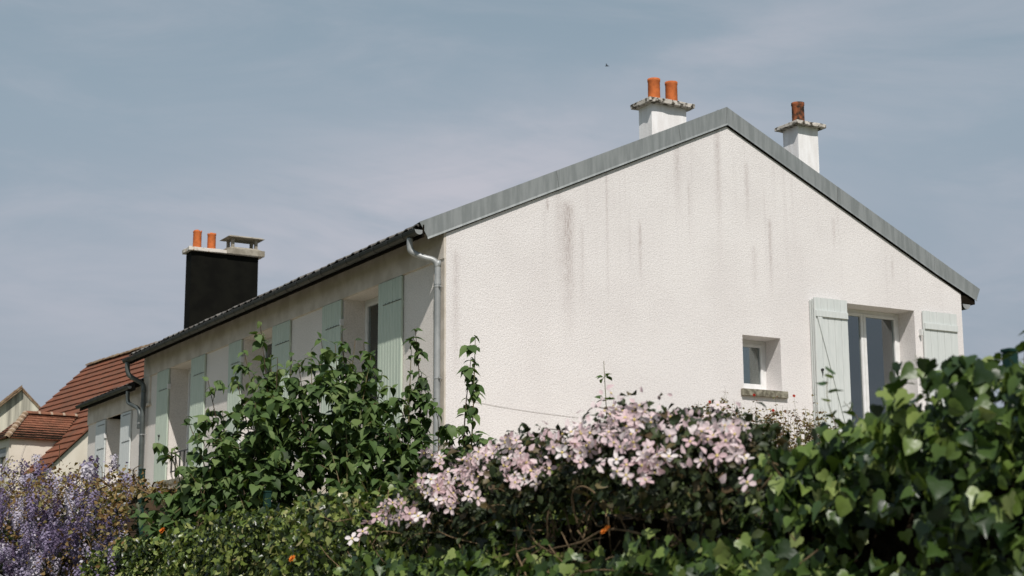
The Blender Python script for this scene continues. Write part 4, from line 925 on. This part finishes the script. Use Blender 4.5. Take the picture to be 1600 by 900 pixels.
rest = pick[290:]; nn = Nc[rest]/np.linalg.norm(Nc[rest], axis=1, keepdims=True)+rng.normal(0, .4, (len(rest), 3))
bulk('flower_sprays', fl_v, fl_f, frames(rng.normal(0, 1, (len(rest), 3)), nn, rng.uniform(.028, .036, len(rest))), cand[rest], M['petal'], clem, 'stuff', 'pale pink flowers too crowded to pick apart', M['stamen'], fl_m)
# buds and bronze shoots on the crest
Pb, Nb, _, _ = clem_pts(260, .03, 0, -15.65, -14.0); Pb[:, 2] += .03; T, Nn = orient(Nb, len(Pb), .8, -.6)
bulk('buds', sm_v, sm_f, frames(T, Nn, rng.uniform(.018, .038, len(Pb))), Pb, M['petal'], clem, 'stuff')
for (a, b, c_) in (((-6.75, -13.9, 2.12), (-6.75, -14.0, 2.27), (-6.75, -14.2, 2.25)), ((-6.7, -14.15, 2.2), (-6.72, -14.3, 2.33), (-6.72, -14.45, 2.31))):
    m_ = MB(); m_.tube(smooth_path([a, b, c_], 6), .0022, 5); obj('stem', m_, M['bark'], clem)
nb = 2600; yb = rng.uniform(-15.5, -12.3, nb); zb_ = rng.uniform(1.6, 1.86, nb)-.06*np.abs(np.sin(yb*4)); Pn = np.stack([-6.86+rng.uniform(-.05, .12, nb), yb, zb_], 1); kq = keep(Pn, np.zeros(nb), 1.2, .8); Pn = Pn[kq]
T, Nn = orient(np.tile([[-1., -.5, .7]], (len(Pn), 1)), len(Pn), .6, .5); bulk('foliage', iv_v, iv_f, frames(T, Nn, rng.uniform(.03, .062, len(Pn))), Pn, M['ivy'], hedge, 'stuff', 'ivy leaves low on the middle of the hedge')
# old woody stems showing in the hollow
for P in ([(-6.86, -13.93, 1.55), (-6.85, -14.00, 1.75), (-6.80, -14.10, 1.83), (-6.82, -14.16, 1.95), (-6.7, -14.13, 2.1)], [(-6.86, -14.10, 1.6), (-6.88, -14.08, 1.72), (-6.86, -13.98, 1.80), (-6.80, -13.88, 1.88), (-6.78, -13.83, 1.98)],
          [(-6.80, -14.98, 1.80), (-6.87, -14.68, 1.86), (-6.88, -14.48, 1.82), (-6.86, -14.23, 1.80), (-6.84, -14.04, 1.74)], [(-6.84, -14.18, 1.72), (-6.88, -14.38, 1.70), (-6.9, -14.63, 1.72), (-6.84, -14.88, 1.70)],
          [(-6.8, -14.33, 1.9), (-6.85, -14.38, 2.0), (-6.85, -14.48, 2.02), (-6.8, -14.58, 1.93)]):
    m_ = MB(); m_.tube(smooth_path(P, 6), [.0055*random.uniform(.5, 1.1)*(1-.5*i/(6*(len(P)-1))) for i in range(6*(len(P)-1)+1)], 6); obj('stem', m_, M['palebark'], clem)
tw = MB()
for i in range(70):
    y = random.uniform(-15.7, -12.2); z = random.uniform(1.68, 2.02); a = Vector((-6.80, y, z)); b = a+Vector((random.uniform(-.12, .02), random.uniform(-.18, .18), random.uniform(-.1, .14)))
    tw.tube(smooth_path([a, (a+b)/2+Vector((random.uniform(-.03, .0), 0, random.uniform(-.04, .04))), b], 3), .0022, 4)
for i in range(60):
    y = random.uniform(-15.0, -13.8); z = random.uniform(1.75, 2.02); a = Vector((-6.72, y, z)); b = a+Vector((random.uniform(-.08, .02), random.uniform(-.25, .25), random.uniform(-.15, .15)))
    tw.tube(smooth_path([a, (a+b)/2+Vector((0, 0, random.uniform(-.06, .06))), b], 3), .003, 4)
obj('twigs', tw, M['palebark'], clem, kind='stuff')

# ---- the leafy shrub behind the hedge
shrub = thing('leafy_shrub', 'tall loose shrub with pointed green leaves in front of the shuttered wall', 'shrub', (-5.4, -9.1, .6))
SR = Vector((.8704, -.4925, 0)); SF = Vector((.4925, .8704, 0)); SB = Vector((-5.45, -9.15, 0))
def sp(s, d, z): return SB+SR*s+SF*d+Vector((0, 0, z))
tips = [(-1.20, 0, 2.68), (-1.12, .1, 2.50), (-1.10, -.1, 2.88), (-.98, 0, 3.14), (-.90, .15, 2.95), (-.80, 0, 3.22), (-.72, -.1, 3.34), (-.63, 0, 3.56), (-.58, .2, 3.35), (-.50, 0, 3.30), (-.42, .15, 3.36), (-.34, -.1, 3.25), (-.28, .1, 3.36),
        (-.20, 0, 3.44), (-.12, .2, 3.42), (-.05, -.1, 3.46), (.03, .1, 3.44), (.10, 0, 3.40), (.16, -.1, 3.30), (.22, .15, 3.22), (.30, 0, 3.02), (.46, 0, 3.50), (.43, .05, 3.36), (.50, .1, 3.20), (.42, -.1, 3.0), (.55, .1, 3.06), (.62, 0, 2.98), (.38, .1, 2.85), (.70, .05, 2.78), (.80, .1, 2.80), (.88, .0, 3.44), (.85, .02, 3.3), (.92, .1, 2.76), (.98, .05, 2.68), (.66, -.15, 2.62), (.3, -.2, 2.75), (0, -.3, 3.0), (-.3, -.3, 2.95), (-.6, -.3, 2.95), (-.85, -.3, 2.75), (-.1, -.35, 2.7), (-.45, -.38, 2.65), (.15, -.35, 2.5), (.5, -.3, 2.5), (-.75, -.35, 2.5), (-1.0, -.2, 2.45), (-1.3, -.1, 2.35), (.8, -.1, 2.5), (.2, .3, 2.8), (-.2, .35, 2.9), (-.6, .35, 2.9), (-.9, .35, 2.7)]
LV = []; nst = 0; twg = MB()
def leafy(P, size, t0=.0, gap=.07, side=True):
    """opposite pairs of leaves along a branch"""
    ang = random.uniform(0, 6); L = len(P)-1
    for i in range(L):
        if i/L < t0: continue
        st = max(1, int(round((P[i+1]-P[i]).length/gap)))
        for j in range(st):
            q = P[i].lerp(P[i+1], (j+random.random())/st); ang += 1.57+random.uniform(-.4, .4); tt = (i+j/st)/L
            for sg in (0, math.pi):
                if random.random() < .1: continue
                LV.append((q, Vector((math.cos(ang+sg), math.sin(ang+sg), random.uniform(-.05, .55))), size*random.uniform(.62, 1.12)*(1 if tt < .8 else .68)))
    LV.append((P[-1], Vector((random.uniform(-.5, .5), random.uniform(-.5, .5), .9)), size*.5))
for (s, d, z) in tips:
    narrow = (s, round(z, 2)) in ((.46, 3.50), (.88, 3.44), (.43, 3.36), (.85, 3.3))
    b = sp(s*.45 if not narrow else (.36 if s < .6 else .78), d*.5, .8 if not narrow else 1.6); tip = sp(s, d, z)
    kn = sp(s*.72+random.uniform(-.06, .06) if not narrow else s*.95, d, 1.75 if not narrow else 2.4); k2 = (kn+tip)/2+SR*random.uniform(-.09, .09)+SF*random.uniform(-.08, .08)
    P = smooth_path([b, kn, k2, tip], 7)
    m_ = MB(); m_.tube(P, [.009*(1-.88*i/(len(P)-1))+.001 for i in range(len(P))], 6); obj('stem', m_, M['bark'] if nst % 2 else M['greenstem'], shrub); nst += 1
    leafy(P, .085 if narrow else .108, .55 if not narrow else .4, .06 if narrow else .065)
    for i in range(len(P)):
        if P[i].z > 2.1 and i < len(P)-2:
            for _ in range(1 if not narrow or random.random() < .6 else 0):
                a = random.uniform(0, 6.28); ln = random.uniform(.10, .22)*(.35 if narrow else 1); dv = (Vector((math.cos(a), math.sin(a), random.uniform(.2, 1.1)))).normalized()*ln
                Q = smooth_path([P[i], P[i]+dv*.6+Vector((0, 0, .03)), P[i]+dv], 2); twg.tube(Q, .0022, 4); leafy(Q, .098, .1, .05)
ES = [-1.35, -1.2, -1.05, -.9, -.7, -.6, -.4, -.2, 0, .12, .2, .3, .5, .7, .9, 1.02, 1.1]; EZ_ = [2.15, 2.38, 2.58, 2.85, 3.06, 3.18, 3.12, 3.22, 3.30, 3.26, 3.05, 2.80, 2.78, 2.68, 2.62, 2.48, 2.3]
for i in range(380):
    s = random.uniform(-1.3, 1.08); zt = float(np.interp(s, ES, EZ_)); z = 1.9+(zt-1.9)*random.random()**.75; d = random.uniform(-.42, .35)*(1-.5*abs(s)/1.3)
    q = sp(s, d, z-.10); dv = SR*random.uniform(-.10, .10)+SF*random.uniform(-.12, .06)+Vector((0, 0, random.uniform(.04, .13))); Q = smooth_path([q, q+dv*.5+Vector((0, 0, .02)), q+dv], 2); twg.tube(Q, .0022, 4); leafy(Q, .102, 0, .05)
obj('twigs', twg, M['greenstem'], shrub, kind='stuff')
Pp = np.array([list(a[0]) for a in LV]); T = np.array([list(a[1]) for a in LV]); S = np.array([a[2] for a in LV]); T[:, 2] -= rng.uniform(.15, 1.5, len(S))
Nn = np.stack([T[:, 0]*.6-.15, T[:, 1]*.6-.3, np.full(len(S), 1.)], 1)+rng.normal(0, .3, (len(S), 3))
ov_v, ov_f = ovate_template(.37, .16, .28); ov2_v, ov2_f = ovate_template(.34, .26, .42); Mx = frames(T, Nn, S)
toward = -(Pp-np.array(SB))@np.array(SF); score = S*6+toward*.9+rng.normal(0, .12, len(S)); order = np.argsort(-score); big, rest = order[:300], order[300:]
me_s = [tmpl('shrub_leaf', ov_v, ov_f, M['shrub'], smooth=True), tmpl('shrub_leaf', ov2_v, ov2_f, M['shrub'], smooth=True)]
for i in big: inst('leaf', me_s[i % 2], shrub, mtx(Mx[i], Pp[i]))
h1 = rest[::2]; h2 = rest[1::2]
bulk('foliage', ov_v, ov_f, Mx[h1], Pp[h1], M['shrub'], shrub, 'stuff'); bulk('foliage', ov2_v, ov2_f, Mx[h2], Pp[h2], M['shrub'], shrub, 'stuff')

# ---- wisteria at the left
wis_twigs = MB()
wis = thing('wisteria', 'lilac wisteria in full bloom with bronze young leaves at the left edge', 'climbing plant', (-6.3, -5.0, .3))
WY = [-8.6, -8.28, -7.84, -7.4, -7.16, -6.8, -6.4, -6.1, -5.7, -5.3, -4.9, -4.65, -4.4, -4.1, -3.8, -3.5, -3.2, -2.2, -1]
WZ = [2.40, 2.48, 2.44, 2.52, 2.58, 2.72, 2.74, 2.62, 2.66, 2.54, 2.60, 2.72, 2.92, 2.94, 2.92, 2.76, 2.68, 2.70, 2.6]
def raceme(n=70, L=.26, r=.042):
    v = []; f = []
    for i in range(n):
        t_ = (i+random.random())/n; a = i*2.399+random.uniform(-.3, .3); rr_ = r*(1-t_)**.6*random.uniform(.6, 1.1); z = -L*t_; c, s = math.cos(a), math.sin(a); o = len(v); k_ = .0135*(1-.45*t_)*random.uniform(.8, 1.3)
        ctr = Vector((c*rr_, s*rr_, z)); out_ = Vector((c, s, random.uniform(-.2, .5))).normalized(); sd = Vector((-s, c, random.uniform(-.4, .4))).normalized(); up = out_.cross(sd)
        v += [tuple(ctr-sd*k_), tuple(ctr+up*k_*.9+out_*k_*.3), tuple(ctr+sd*k_), tuple(ctr-up*k_+out_*k_*.9), tuple(ctr+out_*k_*.2)]; f += [(o, o+1, o+4), (o+1, o+2, o+4), (o+2, o+3, o+4), (o+3, o, o+4)]
    return v, f
rac = [raceme(random.choice([44, 60, 74]), random.uniform(.10, .20), random.uniform(.042, .06)) for _ in range(5)]; me_r = [tmpl('wisteria_raceme', v, f, M['wist']) for v, f in rac]
rc = []
def blob(y, z): return math.sin(y*3.3+z*2.1+.6)*math.sin(y*1.7-z*5.2+1)+.55*math.sin(y*6.1+z*7.3)
for i in range(1500):
    y = random.uniform(-8.2, -1.4); zt = float(np.interp(y, WY, WZ)); t_ = random.random(); z = 1.62+(zt-1.62)*t_
    if y > -6.9 and y < -4.9 and t_ > .74 and random.random() < .35 and abs(y+6.6) > .25: continue
    if blob(y, z) < -.12 and not (t_ > .6 and (abs(y+4.1) < .38 or abs(y+6.6) < .25)) and random.random() < .88: continue
    if y < -7.3 and random.random() < .5: continue
    x = -6.70+.10*blob(y, z)*-1+random.uniform(-.12, .25)+(.15 if t_ > .85 else 0); 
    if y < -8.25+(x+6.7)*3.38 and z < 2.44: continue
    rc.append((x, y, z+.08))
    if len(rc) > 300: break
rc.sort(key=lambda p: (Vector(p)-CP).length); n_r = 0
for p_ in rc[:300]:
    q = Matrix.Translation(p_) @ Matrix.Rotation(random.uniform(0, 6.28), 4, 'Z') @ Matrix.Rotation(random.uniform(-.5, .5), 4, 'X') @ Matrix.Diagonal((*[random.uniform(.7, 1.25)]*3, 1)); inst('raceme', me_r[n_r % 5], wis, q); n_r += 1
# loose florets and small leaves filling the mass
n = 5200; y = rng.uniform(-8.1, -1.4, n); zt = np.interp(y, WY, WZ); z = 1.6+(zt-1.6)*rng.random(n); ok = ~((np.sin(y*3.3+z*2.1+.6)*np.sin(y*1.7-z*5.2+1)+.55*np.sin(y*6.1+z*7.3) < 0) & (rng.random(n) < .75)); y, zt, z = y[ok], zt[ok], z[ok]; n = len(y)
x = -6.62+.12*np.sin(y*5+z*4)+rng.uniform(-.12, .25, n); ok = ~((y < -8.25+(x+6.7)*3.38) & (z < 2.42)); x, y, z = x[ok], y[ok], z[ok]; n = len(y); P_ = np.stack([x, y, z], 1); T, Nn = orient(np.tile([[-1., -.5, .5]], (n, 1)), n, .9, .2)
bulk('loose_florets', [(-.5, 0, 0), (0, .5, .15), (.5, 0, 0), (0, -.5, .2)], [(0, 1, 2, 3)], frames(T, Nn, rng.uniform(.018, .032, n)), P_, M['wist'], wis, 'stuff')
n = 5200; y = rng.uniform(-8.75, -2.0, n); zt = np.interp(y, WY, WZ); z = zt-.22*rng.random(n)**1.5*np.where(rng.random(n) < .25, 4, 1)-.01; x = -6.66+rng.uniform(-.12, .45, n); kq = ~(((np.abs(y+4.1) < .38) | (np.abs(y+6.6) < .25)) & (rng.random(n) < .9)) & (rng.random(n) < .75); x, y, z = x[kq], y[kq], z[kq]; n = len(y)
y2 = rng.uniform(-8.3, -1.5, 3200); z2 = 1.65+(np.interp(y2, WY, WZ)-1.65)*rng.random(3200); k2 = (np.sin(y2*3.3+z2*2.1+.6)*np.sin(y2*1.7-z2*5.2+1)+.55*np.sin(y2*6.1+z2*7.3) < .1)
y, z, x = np.concatenate([y, y2[k2]]), np.concatenate([z, z2[k2]]), np.concatenate([x, -6.74+rng.uniform(-.08, .2, k2.sum())]); ok = ~((y < -8.25+(x+6.7)*3.38) & (z < 2.40)); x, y, z = x[ok], y[ok], z[ok]; n = len(y)
P_ = np.stack([x, y, z], 1); T, Nn = orient(np.tile([[-.4, -.4, 1.]], (n, 1)), n, .8, .1); bulk('young_leaves', sm_v, sm_f, frames(T, Nn, rng.uniform(.022, .05, n)), P_, M['bronze'], wis, 'stuff', 'small bronze young leaves along the top')
n = 6500; y = rng.uniform(-7.25, -1.4, n); z = rng.uniform(.6, 2.48, n); P_ = np.stack([rng.uniform(-6.5, -6.2, n), y, z], 1); T, Nn = orient(np.tile([[-1., -.3, .4]], (n, 1)), n, .7, .5)
bulk('inner_leaves', sm_v, sm_f, frames(T, Nn, rng.uniform(.04, .08, n)), P_, M['clemleaf'], wis, 'stuff')
for i in range(130):
    y = random.uniform(-8.3, -2); zt = float(np.interp(y, WY, WZ)); z = zt-abs(random.gauss(0, .25)); z = max(z, 2.42) if y < -7.9 else z
    a = Vector((-6.72+random.uniform(-.05, .2), y, z)); b = a+Vector((random.uniform(-.08, .05), random.uniform(-.35, .35), random.uniform(-.06, .16))); wis_twigs.tube(smooth_path([a, (a+b)/2+Vector((0, 0, random.uniform(-.02, .07))), b], 3), .0028, 4)
obj('twigs', wis_twigs, M['palebark'], wis, kind='stuff')
m_ = MB()
m_.box(-6.38, -6.2, -6.45, -1.0, .3, 2.36); obj('inner_shade_block', m_, M['core'], wis)  # added dark block standing in for shade within the wisteria
for P in ([(-6.55, -8.6, 2.30), (-6.7, -8.0, 2.46), (-6.75, -7.2, 2.42), (-6.72, -6.3, 2.50), (-6.7, -5.6, 2.44)], [(-6.5, -7.7, 1.9), (-6.75, -7.3, 2.15), (-6.78, -6.9, 2.4), (-6.7, -6.4, 2.56)], [(-6.7, -6.9, 2.5), (-6.75, -6.3, 2.6), (-6.7, -5.6, 2.62), (-6.65, -5.2, 2.54)], [(-6.6, -8.15, 2.40), (-6.7, -8.3, 2.52), (-6.68, -8.42, 2.56)]):
    m_ = MB(); P2 = smooth_path(P, 6); m_.tube(P2, [.0065*(1-.7*i/(len(P2)-1)) for i in range(len(P2))], 6); obj('stem', m_, M['palebark'], wis)

# ---- rose bush against the gable, and a lone shoot behind the clematis
rose = thing('rose_bush', 'straggly rose bush with dry brown leaves and red blooms below the small window', 'rose bush', (4.2, -1.6, 3.2))
LS = []; sm_ = MB(); rp = []
for i in range(210):
    x = random.uniform(3.0, 5.25); b = Vector((x+random.uniform(-.2, .2), -1.6+random.uniform(-.25, .25), 3.25)); h = 4.03+.22*math.sin(x*2.4)*.5+random.uniform(-.30, .20)+(.20 if x > 4.0 else .05)
    tip = Vector((x+random.uniform(-.12, .12), b.y+random.uniform(-.1, .1), h)); m_, o_ = shoot(None, b, tip, 20, .072, None, .004, sway=.12, start=.25); off = len(sm_.v); sm_.v += m_.v; sm_.f += [tuple(q+off for q in f) for f in m_.f]; sm_.r += m_.r; LS += o_
    if i % 13 == 0: rp.append(tip)
for (x, h) in ((3.45, 4.52), (3.6, 4.35), (4.32, 4.5), (5.0, 4.58), (4.65, 4.45), (3.95, 4.42)):
    m_, o_ = shoot(None, (x+.05, -1.6, 3.3), (x, -1.62, h), 20, .05, None, .004, sway=.05, start=.4); off = len(sm_.v); sm_.v += m_.v; sm_.f += [tuple(q+off for q in f) for f in m_.f]; sm_.r += m_.r; LS += o_
obj('canes', sm_, M['greenstem'], rose, kind='stuff')
Pp = np.array([list(a) for a, b, c in LS]); T = np.array([list(b) for a, b, c in LS]); T[:, 2] -= .3; S = np.array([c for a, b, c in LS]); Nn = np.tile([[0, -.3, 1.]], (len(S), 1))+rng.normal(0, .6, (len(S), 3))
bulk('foliage', sm_v, sm_f, frames(T, Nn, S), Pp, M['roseleaf'], rose, 'stuff')
me_red = tmpl('red_rose', rv, rfc, M['redrose'])
for p_ in [Vector((3.95, -1.62, 4.43)), Vector((4.65, -1.62, 4.46))]+rp[:6]: inst('bloom', me_red, rose, mtx(frames(np.array([[.2, .1, 1.]]), np.array([[-.4, -1., .5]]), np.array([.024]))[0], p_))
shoot_t = thing('rose_shoot', 'thin upright leafy shoot standing against the white gable above the clematis', 'plant', (-4.2, -11.2, .9))
m_, o_ = shoot(None, (-4.9, -11.65, 1.6), (-4.93, -11.62, 2.99), 44, .075, None, .006, sway=.03, start=.45); obj('stem', m_, M['greenstem'], shoot_t)
Pp = np.array([list(a) for a, b, c in o_]); T = np.array([list(b) for a, b, c in o_]); S = np.array([c for a, b, c in o_]); Nn = np.tile([[0, -.3, 1.]], (len(S), 1))+rng.normal(0, .5, (len(S), 3)); Mx = frames(T, Nn, S)
me_q = tmpl('rose_leaf', sm_v, sm_f, M['shrub'])
for i in range(len(S)): inst('leaf', me_q, shoot_t, mtx(Mx[i], Pp[i]))

# ---- fence posts
def fence_post(y, h, label, w_=.042):
    t_ = thing('fence_post', label, 'post', (-6.1, y, .15), 'dark green posts of the garden fence')
    m_ = MB(); m_.box(-6.1-w_/2, -6.1+w_/2, y-w_/2, y+w_/2, .15, h); obj('post', m_, M['post'], t_, bevel=.003)
    m_ = MB(); m_.box(-6.1-w_/2-.003, -6.1+w_/2+.003, y-w_/2-.003, y+w_/2+.003, h+.001, h+.013); obj('post_cap', m_, M['post'], t_, bevel=.003)
fence_post(-15.84, 2.385, 'dark green fence post whose top sticks out of the ivy at the right edge', .037)
fence_post(-9.33, 2.33, 'dark green fence post in the shade below the leafy shrub')
fence_post(-6.53, 2.68, 'dark green fence post between the wisteria and the brown garden box')

# ---- brown garden box behind the wisteria
gb = thing('garden_box', 'brown wooden garden box with a curved grey lid beside the wisteria', 'box', (-5.35, -5.35, 1.2))
bu = Vector((.80, -.6, 0)); bn = Vector((-.6, -.80, 0)); BF = Frame((-5.85, -5.25, 0), bu, bn)
for k_ in range(6):
    m_ = MB(); BF.box(m_, .0, .95, -.02, .0+.002*(k_ % 2), 1.95+k_*.095, 2.041+k_*.095); obj('board', m_, M['plank'], gb, bevel=.004)
m_ = MB(); BF.box(m_, .0, .95, -.55, -.5, 1.9, 2.5); BF.box(m_, .0, .03, -.5, -.021, 1.9, 2.5); BF.box(m_, .92, .95, -.5, -.021, 1.9, 2.5); BF.box(m_, 0, .95, -.5, -.021, 1.25, 1.95); obj('carcass', m_, M['plank'], gb)
m_ = MB(); pr = []
for k_ in range(9):
    u = -.05+1.05*k_/8; pr.append((u, 2.52+.09*math.sin(math.pi*k_/8)))
for n_ in (-.6, .06):
    for (u, z) in pr: m_.v.append(tuple(BF.pt(u, n_, z)))
    for (u, z) in pr: m_.v.append(tuple(BF.pt(u, n_, z+.022)))
for k_ in range(8): m_.f += [(k_, k_+1, 18+k_+1, 18+k_), (9+k_, 27+k_, 28+k_, 10+k_), (18+k_, 19+k_, 28+k_, 27+k_), (k_, 9+k_, 10+k_, k_+1)]; m_.r += [0]*4
obj('lid', m_, M['lid'], gb)

# ---- a small bird high in the sky
bd = MB(); c0 = CP+(F*60+R2*(148/2564*60)+U2*(347/2564*60))
bd.tube([c0+R*-.07, c0+R*-.02, c0+R*.05, c0+R*.09], [.004, .018, .014, .003], 6)
bd.add([c0, c0+R*.04, c0+R*-.02+DX*-.14+Vector((0, 0, .04)), c0+R*-.045+DX*-.12+Vector((0, 0, .035))], [(0, 1, 2, 3)]); bd.add([c0, c0+R*.04, c0+R*-.02+DX*.14+Vector((0, 0, .04)), c0+R*-.045+DX*.12+Vector((0, 0, .035))], [(0, 1, 2, 3)])
b_ = obj('bird', bd, M['black']); tag(b_, 'tiny dark bird flying high to the left of the twin-pot chimney', 'bird')
